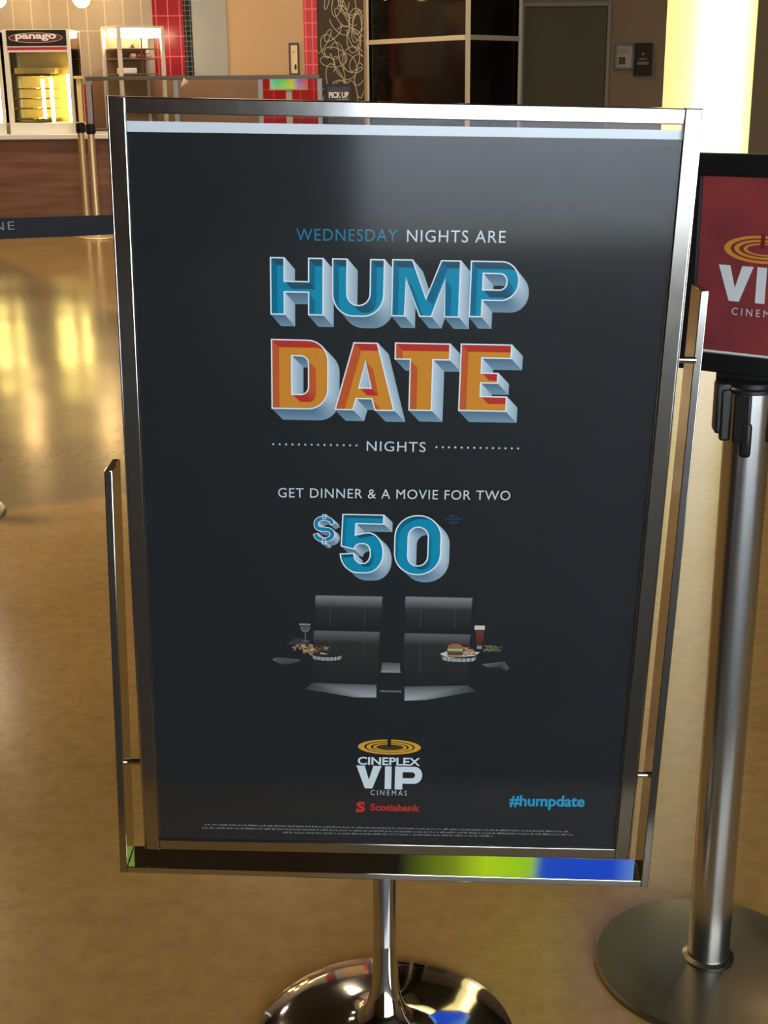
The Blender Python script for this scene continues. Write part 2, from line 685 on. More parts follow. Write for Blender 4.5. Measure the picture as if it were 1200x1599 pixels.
bm = bmesh.new()
box(bm, -9, 9, -4, 16.2, -0.1, 0)
struct('floor', bm, floor_mat())
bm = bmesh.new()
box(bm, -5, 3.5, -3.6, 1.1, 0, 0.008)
struct('floor_added_sheet', bm, pm('added_dark_sheet', (66, 61, 54), 0.95, var=0.2, vscale=60))  # added unseen dark sheet, keeps floor bounce and mirrored floor dark
bm = bmesh.new()
box(bm, -9, 9, -4, 16.2, 4.5, 4.6)
struct('ceiling', bm, M_ceil)
bm = bmesh.new()
box(bm, -9.1, -9, -4, 16.2, 0, 4.5)
struct('wall_left', bm, M_plain)
bm = bmesh.new()
box(bm, 9, 9.1, -4, 16.2, 0, 4.5)
struct('wall_right', bm, M_dim)
# glazed street side behind the viewer
bm = bmesh.new()
box(bm, -9, -0.3, -4.1, -4, 0, 4.5)
box(bm, 6.4, 9, -4.1, -4, 0, 4.5)
box(bm, -0.3, 6.4, -4.1, -4, 3.4, 4.5)
struct('wall_front', bm, M_dim)
bm = bmesh.new()
for x in (-0.3, 1.6, 3.2, 4.8, 6.34):
    box(bm, x, x + 0.06, -4.08, -4.0, 0, 3.4)
box(bm, -0.3, 6.4, -4.08, -4.0, 2.35, 2.42)
struct('window_1', bm, M_black)
bm = bmesh.new()
box(bm, -14, 18, -24, -4.1, -0.12, -0.02)
struct('floor_outside', bm, pm('pale_paving', (190, 196, 204), 0.8, var=0.1, vscale=1))

# back wall of the lobby with its cladding
YB = 15.0
bm = bmesh.new()
box(bm, -9, -0.13, YB, YB + 0.15, 0, 4.5)
struct('wall_back', bm, pm('sand_paint', (196, 160, 118), 0.75, var=0.04, vscale=2))
bx0, bxr = (-2.3574, 14.9800, 1.7803)[0], (-2.0373, 14.9800, 1.7776)[0]
bm = bmesh.new()
box(bm, -9, bx0, YB - 0.02, YB, 0, 4.5)
struct('trim_1', bm, tile_mat('beige_wall_tile', (166, 152, 134), (158, 145, 128), (196, 182, 162), 0.19, 0.62, 0.006, 0.45))
bm = bmesh.new()
box(bm, bx0, bxr, YB - 0.025, YB, 0, 4.5)
struct('trim_2', bm, tile_mat('red_wall_tile', (146, 30, 42), (132, 25, 36), (196, 92, 92), 0.122, 0.20, 0.006, 0.25))
bk1 = (-1.9506, 14.9800, 1.7769)[0]
bm = bmesh.new()
box(bm, bxr, bk1, YB - 0.025, YB, 0, 4.5)
struct('trim_3', bm, tile_mat('black_mosaic_tile', (32, 38, 36), (22, 26, 26), (88, 92, 86), 0.048, 0.05, 0.005, 0.2))
gr1 = (-1.5905, 14.9800, 1.7738)[0]
bm = bmesh.new()
box(bm, bk1, gr1, YB - 0.02, YB, 0, 4.5)
struct('trim_4', bm, pm('grey_panel', (158, 156, 148), 0.6, var=0.03))
rs0, rs1 = (-0.7899, 14.9800, 1.7671)[0], (-0.6498, 14.9800, 1.7659)[0]
bm = bmesh.new()
box(bm, rs0, rs1, YB - 0.025, YB, 0, 4.5)
struct('trim_5', bm, tile_mat('bright_red_tile', (204, 34, 34), (190, 28, 30), (226, 120, 104), 0.07, 0.137, 0.005, 0.25))
# patterned wallpaper: looping pale line on dark brown
wp1 = (-0.1694, 14.9800, 1.7618)[0]
bm = bmesh.new()
box(bm, rs1, wp1, YB - 0.012, YB, 0, 4.5)
rw = random.Random(3)
for i in range(22):
    cx, cz = rw.uniform(rs1 + 0.03, wp1 - 0.03), 1.0 + 1.5 * (i + rw.random()) / 22
    th, R1, R2 = rw.uniform(0, 6.3), rw.uniform(0.05, 0.10), rw.uniform(0.09, 0.17)
    vx, turns, ecc = rw.uniform(-0.10, 0.10), rw.uniform(1.2, 2.4), rw.uniform(-0.5, 0.5)
    pts = []
    for k in range(110):
        t = k / 109
        g = 2 * PI * turns * t + th
        u, w_ = R1 * (1 + 0.35 * math.sin(3.1 * t + th)) * math.cos(g), R2 * (1 - 0.3 * math.cos(2.7 * t + th)) * math.sin(g)
        pts.append((cx + u + ecc * w_ + vx * (t - 0.5) * 2, cz + w_ + 0.12 * (t - 0.5)))
    for a, b in zip(pts, pts[1:]):
        if not all(rs1 + 0.004 < p[0] < wp1 - 0.004 for p in (a, b)):
            continue
        d = Vector((b[0] - a[0], b[1] - a[1]))
        if d.length < 1e-5:
            continue
        q = Vector((-d.y, d.x)).normalized() * 0.0036
        yy = YB - 0.0125 - 0.00005 * i
        f = bm.faces.new([bm.verts.new((p.x, yy, p.y)) for p in (Vector(a) - q, Vector(b) - q, Vector(b) + q, Vector(a) + q)])
        f.material_index = 1
struct('trim_6', bm, [pm('dark_brown_wallpaper', (58, 46, 28), 0.7), pm('pale_wallpaper_line', (190, 176, 146), 0.7)])
# dado behind the counter: brown panelling with red tile
bm = bmesh.new()
box(bm, (-3.0279, 14.9000, 1.7838)[0], (-1.2502, 14.9000, 1.7688)[0], YB - 0.05, YB - 0.026, 0.9, 1.372)
struct('trim_7', bm, pm('brown_dado', (150, 112, 88), 0.5, var=0.08, vscale=5))
bm = bmesh.new()
box(bm, (-1.2502, 14.9000, 1.7688)[0], (-0.6464, 14.9000, 1.7637)[0], YB - 0.06, YB - 0.026, 0.9, 1.372)
struct('trim_8', bm, tile_mat('red_dado_tile', (196, 30, 36), (182, 26, 32), (214, 92, 84), 0.14, 0.14, 0.005, 0.2))
bm = bmesh.new()
box(bm, (-3.1871, 14.9000, 1.7852)[0], (-3.0346, 14.9000, 1.7839)[0], YB - 0.06, YB - 0.021, 0.9, 1.33)
struct('trim_9', bm, tile_mat('red_dado_tile_corner', (176, 34, 26), (160, 30, 24), (196, 92, 74), 0.14, 0.14, 0.005, 0.2))

# projecting bay of dark glass
M_dark = pm('dark_room_paint', (22, 20, 18), 0.8)
M_mull = pm('pale_mullion', (204, 192, 164), 0.5)
M_tint = pm('black_glass', (9, 9, 9), 0.12, spec=0.22)
pA, pB, pC = (-0.125, 14.93), (0.8156, 13.3000, 1.7075)[:2], (1.3640, 14.0000, 1.7220)[:2]
zb = 1.683
bm = bmesh.new()
wall_poly(bm, (pA, pB, 0.03, 4.4), 0.02)
wall_poly(bm, (pB, pC, 0.03, 4.4), 0.02)
win2 = struct('window_2', bm, M_tint, label='bay of black glass panes with pale mullions')
bm = bmesh.new()
for p, q in ((pA, pB), (pB, pC)):
    d = (Vector(q) - Vector(p)).normalized()
    off = Vector((d.y, -d.x)) * 0.03
    a, b = Vector(p) + off, Vector(q) + off
    zz = zb + 0.035
    wall_poly(bm, ((a.x, a.y), (b.x, b.y), zz - 0.022, zz + 0.022), 0.05)
    wall_poly(bm, ((a.x, a.y), (b.x, b.y), 0.0, 0.08), 0.05)
for p, w in ((pA, 0.022), (pB, 0.042), (pC, 0.030)):
    box(bm, p[0] - w / 2, p[0] + w / 2, p[1] - 0.055, p[1] + 0.02, 0, 4.45)
struct('window_frame', bm, M_mull, win2)

# taupe wall and dark door to the right
YR = 14.0
dx0, dx1 = (1.4077, 14.0000, 1.7216)[0], (2.2129, 14.0000, 1.7148)[0]
dz = (1.7792, 14.0000, 2.0112)[2]
bm = bmesh.new()
box(bm, pC[0], dx0, YR, YR + 0.15, 0, 4.5)
box(bm, dx1, 9, YR, YR + 0.15, 0, 4.5)
box(bm, dx0, dx1, YR, YR + 0.15, dz, 4.5)
struct('wall_back_right', bm, M_dim)
bm = bmesh.new()
box(bm, dx0, dx1, YR + 0.03, YR + 0.07, 0.005, dz, 0.004)
d1 = struct('door_1', bm, pm('dark_grey_door', (84, 79, 62), 0.65, spec=0.2, var=0.06, vscale=3))
bm = bmesh.new()
box(bm, dx0 - 0.035, dx0, YR - 0.012, YR, 0, dz + 0.04, 0.003)
box(bm, dx1, dx1 + 0.035, YR - 0.012, YR, 0, dz + 0.04, 0.003)
box(bm, dx0, dx1, YR - 0.012, YR, dz, dz + 0.04, 0.003)
struct('door_frame', bm, pm('grey_door_frame', (112, 106, 90), 0.5), d1)
bm = bmesh.new()
rod(bm, (dx1 - 0.08, YR - 0.03, 1.02), (dx1 - 0.2, YR - 0.03, 1.02), 0.011)
rod(bm, (dx1 - 0.08, YR - 0.03, 1.02), (dx1 - 0.08, YR + 0.03, 1.02), 0.011)
struct('door_handle', bm, M_brush, d1)
bm = bmesh.new()
box(bm, -9, 9, 16.0, 16.2, 0, 4.5)
struct('wall_rear', bm, M_dark)

# ------------------------------------------------------------------ the sign stand in front
MP = Matrix(((0.999548, 0.011442, 0.027813, 0.014375), (-0.009885, 0.998411, -0.055477, 1.670000), (-0.028404, 0.055177, 0.998073, 0.809980), (0, 0, 0, 1)))
MU = Matrix(((0.999305, 0.011343, 0.035505, -0.004700), (-0.010835, 0.999837, -0.014462, 1.683000), (-0.035663, 0.014067, 0.999265, 0.263800), (0, 0, 0, 1)))
SB = Vector((-0.005, 1.668, 0.0))
stand = empty('sign_stand', SB, 0, 'tall steel sign stand on round chrome base framing the black date-night poster', 'sign stand')
TL = Matrix.Translation(-SB)


def sub(name, boxes, M, mats, bev=0.0012, parent=None):
    bm = bmesh.new()
    for b in boxes:
        box(bm, *b, bev=bev)
    bmesh.ops.transform(bm, matrix=TL @ M, verts=bm.verts[:])
    return obj(name, bm, mats, parent or stand)


HW, HH = 0.3448, 0.5157
RW, TH = 0.0195, 0.016
sub('frame_rail', [(-HW, -HW + RW, 0, TH, -HH, HH)], MP, M_steel)
sub('frame_rail', [(HW - RW, HW, 0, TH, -HH, HH)], MP, M_steel)
sub('frame_rail', [(-HW + RW, HW - RW, 0.001, TH - 0.001, HH - 0.0185, HH - 0.0004)], MP, M_steel)
sub('frame_rail', [(-HW + RW, HW - RW, 0.001, TH - 0.001, -HH, -HH + 0.0165)], MP, M_steel)
# narrow raised lip round the outside of the rails
sub('edge_lip', [(-HW - 0.0022, -HW, 0.002, TH + 0.002, -HH, HH)], MP, M_chrome, 0.0006)
sub('edge_lip', [(HW, HW + 0.0022, 0.002, TH + 0.002, -HH, HH)], MP, M_chrome, 0.0006)
cov = sub('clear_cover', [(-HW + 0.012, HW - 0.012, 0.0030, 0.0042, -HH + 0.01, HH - 0.01)], MP, M_cover, 0)
# outer cradle: open-topped flat-bar U, left arm shorter than right
UW, UD, UT = 0.3762, 0.055, 0.0105
LA, RA = 0.598, 0.850
sub('cradle_arm', [(-UW, -UW + UT, 0, UD, 0, LA)], MU, M_steel, 0.0012)
sub('cradle_arm', [(UW - UT, UW, 0, UD, 0, RA)], MU, M_steel, 0.0012)
sub('cradle_bar', [(-UW + UT, UW - UT, 0, UD, 0.0003, 0.0103)], MU, pm('mirror_bar', (200, 200, 200), 0.05, 1.0, rvar=0.02), 0.0012)
MUi = MU.inverted()


def pin(px, z):
    bm = bmesh.new()
    s = 1 if px > 0 else -1
    a = TL @ MP @ Vector((s * (HW - 0.002), 0.008, z))
    w = MP @ Vector((s * HW, 0.008, z))
    u = MUi @ w
    u.x = s * (UW - UT + 0.001)
    b = TL @ MU @ u
    rod(bm, a, b, 0.0042, 14)
    return obj('pivot_pin', bm, M_chrome, stand)


pin(1, 0.2155)
pin(1, -0.3790)
pin(-1, -0.3760)
# post, hub and domed base
bm = bmesh.new()
top = MU @ Vector((0, UD / 2, 0.0005)) - SB
hub = Vector((0, 0, 0.040))
M = Matrix.Translation(hub) @ (top - hub).to_track_quat('Z', 'Y').to_matrix().to_4x4()
L = (top - hub).length
vs = lathe(bm, [(0.0165, 0), (0.0165, L * 0.5), (0.0172, L * 0.55), (0.0178, L)], n=40)
bmesh.ops.transform(bm, matrix=M, verts=vs)
obj('post', bm, pm('post_steel', (200, 200, 200), 0.16, 1.0, rvar=0.02), stand)
bm = bmesh.new()
prof = [(0.0, 0.002), (0.186, 0.002), (0.192, 0.0), (0.1935, 0.004), (0.190, 0.010), (0.178, 0.0165), (0.15, 0.0245), (0.115, 0.031), (0.08, 0.036), (0.055, 0.040), (0.041, 0.0455), (0.0315, 0.055), (0.0255, 0.069), (0.0215, 0.085), (0.0192, 0.105), (0.0179, 0.13), (0.0171, 0.15), (0.0166, 0.165)]
lathe(bm, prof, n=96, cap=False)
sl = Vector((top.x, top.y)) / (top.z - 0.040)
for v in bm.verts:
    if v.co.z > 0.040:
        v.co.x += sl.x * (v.co.z - 0.040)
        v.co.y += sl.y * (v.co.z - 0.040)
obj('base', bm, M_chrome, stand)

# ------------------------------------------------------------------ the poster in the stand
bm = bmesh.new()
y0, y1 = 0.0072, 0.0076
zl, zr, bl, br_ = 0.4880, 0.4904, 0.4758, 0.4800
X = 0.3251
def quad(bm, a, mi):
    f = [bm.verts.new((x, y0, z)) for x, z in a]
    g = [bm.verts.new((x, y1, z)) for x, z in a]
    fs = [bm.faces.new(f), bm.faces.new(g)] + [bm.faces.new((f[k], f[(k + 1) % 4], g[(k + 1) % 4], g[k])) for k in range(4)]
    for q in fs:
        q.material_index = mi
quad(bm, [(-X, -0.4990), (X, -0.4990), (X, br_), (-X, bl)], 0)
quad(bm, [(-X, bl), (X, br_), (X, zr), (-X, zl)], 1)
poster = obj('poster', bm, [M_black_paper, M_white_paper], smooth=False)
poster.matrix_world = MP
set_props(poster, 'black date-night poster with white top edge behind clear cover of steel sign stand', 'poster')
PY = 0.0071
WHT, TEAL = (214, 222, 226), (22, 128, 168)


def ink_part(name, label=None):
    i = Ink()
    def done():
        o = i.build(name, M_ink, poster, PY)
        if label:
            o['label'] = label
        return o
    return i, done


i, done = ink_part('day_lettering')
i.text('WEDNESDAY', (-0.1271, 0.3680, -0.0054, 0.3535), (24, 128, 160), offset=0.0, spacing=1.12, tilt=0.0015)
i.text('NIGHTS ARE', (0.0062, 0.3692, 0.1248, 0.3547), WHT, offset=0.0, spacing=1.12, tilt=0.0012)
done()

K = 0.000760
i, done = ink_part('headline_word', 'HUMP in blue block capitals')
for ch, r in (('H', (-0.1590, 0.3326, -0.0940, 0.2622)), ('U', (-0.0836, 0.3326, -0.0198, 0.2618)), ('M', (-0.0109, 0.3331, 0.0726, 0.2632)), ('P', (0.0844, 0.3333, 0.1441, 0.2641))):
    block_letter(i, placed(GLYPH[ch], r), (16.5 * K, -19 * K), (11 * K, -12.7 * K), (8, 146, 180), (34, 84, 104), (8, 112, 146))
done()
i, done = ink_part('headline_word', 'DATE in orange block capitals')
for ch, r in (('D', (-0.1589, 0.2314, -0.0877, 0.1419)), ('A', (-0.0797, 0.2293, -0.0041, 0.1421)), ('T', (-0.0053, 0.2302, 0.0634, 0.1432)), ('E', (0.0762, 0.2306, 0.1397, 0.1441))):
    block_letter(i, placed(GLYPH[ch], r), (18.5 * K, -19 * K), (13 * K, -13.3 * K), (222, 142, 44), (196, 52, 42), (204, 92, 46))
done()
i, done = ink_part('subheading')
i.text('NIGHTS', (-0.0384, 0.1015, 0.0366, 0.0882), WHT, offset=0.0, spacing=1.12)
for a, b in (((-0.1574, 0.0945), (-0.0514, 0.0953)), ((0.0505, 0.0952), (0.1544, 0.0957))):
    for k in range(14):
        i.disc((a[0] + (b[0] - a[0]) * k / 13, a[1] + (b[1] - a[1]) * k / 13), 0.0013, 0.0013, WHT)
done()
i, done = ink_part('offer_lettering')
i.text('GET DINNER & A MOVIE FOR TWO', (-0.1518, 0.0369, 0.1479, 0.0238), WHT, offset=0.0, spacing=1.1, tilt=0.0025)
done()

i, done = ink_part('price', '$50 in blue block numerals')
for ch, r in (('5', (-0.0715, 0.0019, -0.0142, -0.0812)), ('0', (-0.0003, 0.0023, 0.0612, -0.0822))):
    block_letter(i, placed(GLYPH[ch], r), (14.5 * K, -14 * K), (7 * K, -7 * K), (8, 142, 176), (12, 84, 108), (8, 116, 148))
# dollar sign as one swept stroke with two ticks
r = (-0.1051, -0.0022, -0.0792, -0.0381)
cl = [(.93, .30)] + arc(.5, .27, .40, .20, -12, -180, 10) + arc(.36, .33, .26, .16, 180, 100, 5) + arc(.60, .68, .32, .18, -75, 0, 6) + arc(.5, .70, .42, .21, 0, 180, 10) + [(.07, .67)]
def stroke(cl, w):
    a, b = [], []
    for k, p in enumerate(cl):
        p0, p1 = cl[max(0, k - 1)], cl[min(len(cl) - 1, k + 1)]
        d = Vector((p1[0] - p0[0], p1[1] - p0[1])).normalized()
        a.append((p[0] - d.y * w, p[1] + d.x * w * .75))
        b.append((p[0] + d.y * w, p[1] - d.x * w * .75))
    return a + b[::-1]
body = stroke(cl, .125)
for lp in ([(.41, -.08), (.59, -.08), (.59, .10), (.41, .10)], [(.41, .86), (.59, .86), (.59, 1.08), (.41, 1.08)], body):
    block_letter(i, placed([lp], r), (8.5 * K, -7.5 * K), (2 * K, -2 * K), (16, 132, 174), (16, 100, 130), (14, 112, 150), outline=0.0009)
i.text('Plus', (0.0710, 0.0038, 0.0810, 0.0003), (24, 92, 118), offset=0.01)
i.text('applicable', (0.0654, -0.0006, 0.0870, -0.0042), (24, 92, 118), offset=0.01)
i.text('taxes', (0.0705, -0.0051, 0.0822, -0.0086), (24, 92, 118), offset=0.01)
done()

# printed photograph: two dark leather seats with trays
BK = (33, 35, 37)
i, done = ink_part('seat_picture', 'printed photo of two dark cinema seats with food trays')


def soft(r, top, mid, bot, cut=0.3, edge=0.06, lx=0.0, rx=0.0, h=0.0002):
    """dim upholstery panel: light falls on its upper edge and dies away below, edges blend out"""
    a, z1, b, z0 = r
    w = b - a
    zc = z1 + (z0 - z1) * cut
    rows = [(z1 + 0.0012, BK), (z1 - 0.0006, top), (zc, mid), (z0, bot)]
    for (za, ca), (zb_, cb) in zip(rows, rows[1:]):
        xs = [(a, 0), (a + w * edge, 1), (b - w * edge, 1), (b, 0)]
        for (xa, ta), (xb, tb) in zip(xs, xs[1:]):
            i.poly([(xa, zb_), (xb, zb_), (xb, za), (xa, za)], [mixc(BK, cb, ta), mixc(BK, cb, tb), mixc(BK, ca, tb), mixc(BK, ca, ta)], h)


soft((-0.1041, -0.1153, -0.0135, -0.1662), (128, 128, 130), (50, 49, 49), BK, 0.34, 0.02)
soft((0.0156, -0.1144, 0.1061, -0.1662), (132, 132, 134), (52, 51, 51), BK, 0.34, 0.02)
soft((-0.1066, -0.1672, -0.0157, -0.2425), (100, 98, 98), (50, 48, 46), (38, 37, 37), 0.22, 0.03)
soft((0.0155, -0.1682, 0.1063, -0.2425), (100, 98, 98), (50, 48, 46), (38, 37, 37), 0.22, 0.03)
# seat fronts: wedge shaped highlights
for pts, cs in (([(-0.1188, -0.2556), (-0.1057, -0.2455), (-0.0202, -0.2464), (-0.0198, -0.2661), (-0.0487, -0.2668), (-0.0838, -0.2607)], [(60, 60, 60), (78, 77, 76), (92, 91, 90), (170, 170, 170), (128, 127, 126), (96, 95, 94)]),
                ([(0.1162, -0.2530), (0.1036, -0.2444), (0.0183, -0.2484), (0.0188, -0.2701), (0.0477, -0.2684), (0.0824, -0.2607)], [(60, 60, 60), (78, 77, 76), (92, 91, 90), (172, 172, 172), (128, 127, 126), (96, 95, 94)])):
    i.poly(pts, cs, 0.0003)
# seams
for r in ((-0.0841, -0.1243, -0.0832, -0.1601), (-0.0378, -0.1232, -0.0370, -0.1590), (0.0370, -0.1234, 0.0378, -0.1592), (0.0832, -0.1242, 0.0840, -0.1600), (-0.0846, -0.1715, -0.0838, -0.2003), (-0.0393, -0.1705, -0.0385, -0.2030), (0.0378, -0.1725, 0.0387, -0.2264), (0.0839, -0.1733, 0.0848, -0.1963)):
    i.rect(r, (74, 73, 72), 0.00045)
# console between the seats
i.poly([(-0.0136, -0.2257), (0.0116, -0.2251), (0.0113, -0.2125), (-0.0130, -0.2121)], [(132, 132, 130), (132, 132, 130), (82, 82, 80), (78, 78, 76)], 0.0004)
i.rect((-0.0144, -0.2254, 0.0125, -0.2274), (150, 150, 148), 0.00045)
i.rect((-0.0148, -0.2548, 0.0141, -0.2577), (104, 104, 102), 0.0004)
# trays (pale rims), arm blades
def rim(cx, cy, rx, ry, t, c):
    for k in range(16):
        u, v = -1 + 2 * k / 16, -1 + 2 * (k + 1) / 16
        q = lambda u, d: (cx + u * rx, cy - ry * math.sqrt(max(0, 1 - u * u)) - d)
        sh = 0.75 + 0.35 * math.sin(k * 1.7) ** 2
        i.poly([q(u, t), q(v, t), q(v, 0), q(u, 0)], tuple(min(235, x * sh) for x in c), 0.0005)
c1 = (-0.0876, -0.2023)
rim(c1[0], c1[1], 0.0200, 0.004, 0.0052, (152, 156, 160))
c2 = (0.0906, -0.2000)
rim(c2[0], c2[1], 0.0232, 0.004, 0.0052, (160, 164, 168))
i.poly([(-0.1621, -0.2108), (-0.1542, -0.2077), (-0.1231, -0.2108), (-0.1283, -0.2148), (-0.1439, -0.2191), (-0.1560, -0.2155)], [(120, 120, 120), (86, 86, 86), (104, 104, 104), (70, 70, 70), (60, 60, 60), (90, 90, 90)], 0.0004)
i.poly([(0.1213, -0.2118), (0.1523, -0.2072), (0.1598, -0.2177), (0.1548, -0.2217), (0.1458, -0.2161), (0.1302, -0.2165)], [(110, 110, 110), (86, 86, 86), (90, 90, 90), (52, 52, 52), (50, 50, 50), (84, 84, 84)], 0.0004)
i.poly([(-0.1429, -0.1882), (-0.1299, -0.1783), (-0.1092, -0.1817), (-0.1161, -0.1895)], (56, 62, 64), 0.0003)
# wine glass
g0 = (-0.1169, -0.1618)
i.ring(g0, 0.0066, 0.0068, 0.0011, 0.0011, (120, 120, 118), 0.0006, 180, 360, 24)
i.rect((-0.1251, -0.1566, -0.1101, -0.1590), (140, 140, 138), 0.0006)
i.poly([(-0.1238, -0.1601), (-0.1109, -0.1598), (-0.1135, -0.1694), (-0.1204, -0.1695)], (92, 92, 88), 0.0005)
i.rect((-0.1176, -0.1704, -0.1163, -0.1818), (120, 118, 112), 0.0006)
i.disc((-0.1170, -0.1828), 0.0042, 0.0010, (110, 108, 102), 0.0006)
rf = random.Random(11)
def bits(n, box_, cols, smin, smax, h):
    for k in range(n):
        u = rf.random()
        x = box_[0] + (box_[2] - box_[0]) * u
        z = box_[3] + (box_[1] - box_[3]) * rf.random()
        an, s = rf.uniform(-0.9, 0.9), rf.uniform(smin, smax)
        dx_, dz_ = math.cos(an) * s, math.sin(an) * s
        nx_, nz_ = -math.sin(an) * s * .3, math.cos(an) * s * .3
        i.poly([(x - dx_ - nx_, z - dz_ - nz_), (x + dx_ - nx_, z + dz_ - nz_), (x + dx_ + nx_, z + dz_ + nz_), (x - dx_ + nx_, z - dz_ + nz_)], rf.choice(cols), h + k * 0.000004)
FRY = [(186, 150, 112), (160, 122, 86), (126, 90, 60), (198, 168, 132)]
bits(26, (-0.1334, -0.1867, -0.1083, -0.1954), FRY, 0.0018, 0.0034, 0.0007)
bits(34, (-0.1213, -0.1911, -0.0876, -0.2017), FRY, 0.0018, 0.0034, 0.0007)
# burger plate, burger, chips, beer, salad
i.poly([(0.0645, -0.1977), (0.0747, -0.1927), (0.1188, -0.1936), (0.1121, -0.1995), (0.0760, -0.2032)], (196, 198, 200), 0.0006)
i.shape([[(0.0747, -0.1907), (0.0753, -0.1850), (0.0804, -0.1820), (0.0890, -0.1818), (0.0943, -0.1845), (0.0953, -0.1893)]], (150, 106, 70), 0.0007)
i.rect((0.0747, -0.1895, 0.0954, -0.1924), (196, 178, 140), 0.00075)
i.rect((0.0739, -0.1924, 0.0963, -0.1953), (88, 110, 54), 0.00075)
i.rect((0.0749, -0.1953, 0.0956, -0.1982), (84, 54, 38), 0.00075)
i.rect((0.0750, -0.1982, 0.0957, -0.2020), (152, 120, 84), 0.00075)
bits(30, (0.0963, -0.1872, 0.1127, -0.1987), [(178, 120, 84), (150, 92, 62), (196, 146, 104)], 0.0018, 0.0034, 0.0008)
i.poly([(0.1138, -0.1869), (0.1215, -0.1868), (0.1232, -0.1572), (0.1103, -0.1565)], [(74, 36, 26), (74, 36, 26), (112, 62, 44), (104, 54, 40)], 0.0007)
i.rect((0.1099, -0.1540, 0.1236, -0.1602), (208, 202, 194), 0.00075)
i.rect((0.1142, -0.1840, 0.1211, -0.1888), (150, 140, 132), 0.00075)
bits(34, (0.1246, -0.1836, 0.1470, -0.1912), [(74, 112, 60), (96, 140, 76), (52, 84, 48), (150, 96, 70)], 0.0016, 0.0032, 0.0007)
i.ring((0.1358, -0.1883), 0.0120, 0.0034, 0.0012, 0.0010, (110, 116, 112), 0.0009, 180, 360, 24)
done()

# logo block
i, done = ink_part('cinema_logo', 'cinema logo of gold rings above white lettering')
GOLD = (214, 158, 52)
cc = (-0.0003, -0.3433)
for rx, ry, wx, wy, dxc in ((48.5, 12.2, 9.5, 2.6, 0), (36, 8.6, 6.5, 2.0, 0.5), (26, 5.8, 5, 1.5, 1)):
    i.ring((cc[0] + dxc * K, cc[1] - dxc * K * 0.6), rx * 0.00090, ry * 0.00098, wx * 0.00090, wy * 0.00098, GOLD, 0.0003)
i.disc((cc[0] + 1 * K, cc[1] - 1 * K), 0.0165, 0.0032, (74, 58, 30), 0.00025)
i.rect((-0.0031, -0.3296, 0.0018, -0.3428), BK, 0.0006)
i.text('CINEPLEX', (-0.0440, -0.3597, 0.0430, -0.3725), WHT, offset=0.022, spacing=0.98)
def vip(ink, rV, rI, rP, col, h=0.0003):
    ink.shape(placed([[(0, 0), (.36, 0), (.545, .62), (.73, 0), (1.08, 0), (.70, 1), (.38, 1)]], rV), col, h)
    ink.rect(rI, col, h)
    ink.shape(placed([rrect(0, 0, 1, .74, .30, .36, (0, 1, 1, 0))[:-1] + [(.28, .74), (.28, 1), (0, 1)], rrect(.28, .24, .74, .50, .12, .13, (0, 1, 1, 0))], rP), col, h)
vip(i, (-0.0459, -0.3738, -0.0132, -0.4105), (-0.0057, -0.3741, 0.0035, -0.4109), (0.0084, -0.3739, 0.0465, -0.4112), WHT)
i.text('CINEMAS', (-0.0253, -0.4130, 0.0260, -0.4213), (190, 194, 196), offset=0.0, spacing=1.5)
done()
i, done = ink_part('sponsor_lettering', 'small red sponsor logo and name')
i.text('Scotiabank', (-0.0254, -0.4353, 0.0447, -0.4469), (186, 46, 40), offset=0.03, spacing=1.02)
i.text('S', (-0.0449, -0.4323, -0.0326, -0.4497), (200, 50, 42), offset=0.05)
i.rect((-0.0457, -0.4466, -0.0384, -0.4498), (200, 50, 42), 0.00032)
i.text('in partnership with', (-0.0287, -0.4272, 0.0245, -0.4308), (78, 34, 32))
done()
i, done = ink_part('hashtag')
i.text('#humpdate', (0.1704, -0.4158, 0.2767, -0.4394), (44, 150, 190), offset=0.026, tilt=0.0012)
done()
# unreadably small conditions: three lines of word-shaped ticks
i, done = ink_part('small_print')
def small(xa, ya, xb, yb):
    rs = random.Random(int(xa * 10 + ya))
    x = xa
    while x < xb:
        n = rs.randint(2, 9)
        for k in range(n):
            if x > xb:
                break
            hgt = rs.choice((.0019, .0019, .0026, .0029))
            z = ya + (yb - ya) * (x - xa) / (xb - xa)
            i.poly([(x, z), (x + .00075, z), (x + .00075, z + hgt), (x, z + hgt)], rs.choice(((150, 156, 158), (176, 182, 184), (118, 122, 124))), 0.0003)
            i.poly([(x, z), (x + .0013, z), (x + .0013, z + .0006), (x, z + .0006)], (120, 124, 126), 0.0003)
            x += .00165
        x += .0015
for a, b in (((-0.2604, -0.4771), (0.2589, -0.4759)), ((-0.2642, -0.4824), (0.2638, -0.4811)), ((-0.1484, -0.4876), (0.1483, -0.4862))):
    small(a[0], a[1], b[0], b[1])
done()

# ------------------------------------------------------------------ near stanchion with framed VIP sign
NS = Vector((0.508, 1.838, 0))
st = empty('sign_stanchion', NS, 0, 'brushed steel belt stanchion carrying a framed dark red VIP sign', 'stanchion')
BASE_PROF = [(0, 0.0), (0.176, 0.0), (0.178, 0.003), (0.178, 0.008), (0.174, 0.0115), (0.12, 0.0165), (0.045, 0.021), (0.0, 0.021)]
bm = bmesh.new()
lathe(bm, BASE_PROF, n=96, cap=False)
obj('base', bm, M_plate, st)
bm = bmesh.new()
lathe(bm, [(0.0305, 0.018), (0.0322, 0.019), (0.0322, 0.937), (0.030, 0.939)], n=56)
obj('pole', bm, M_brush, st)
bm = bmesh.new()
lathe(bm, [(0.040, 0.0212), (0.040, 0.024), (0.0325, 0.027), (0.0325, 0.0212)], n=56, cap=False)
obj('collar', bm, M_plate, st)
SY = math.radians(-36)
MS = Matrix.Translation((0.0155, 0.004, 0)) @ Matrix.Rotation(SY, 4, 'Z')
bm = bmesh.new()
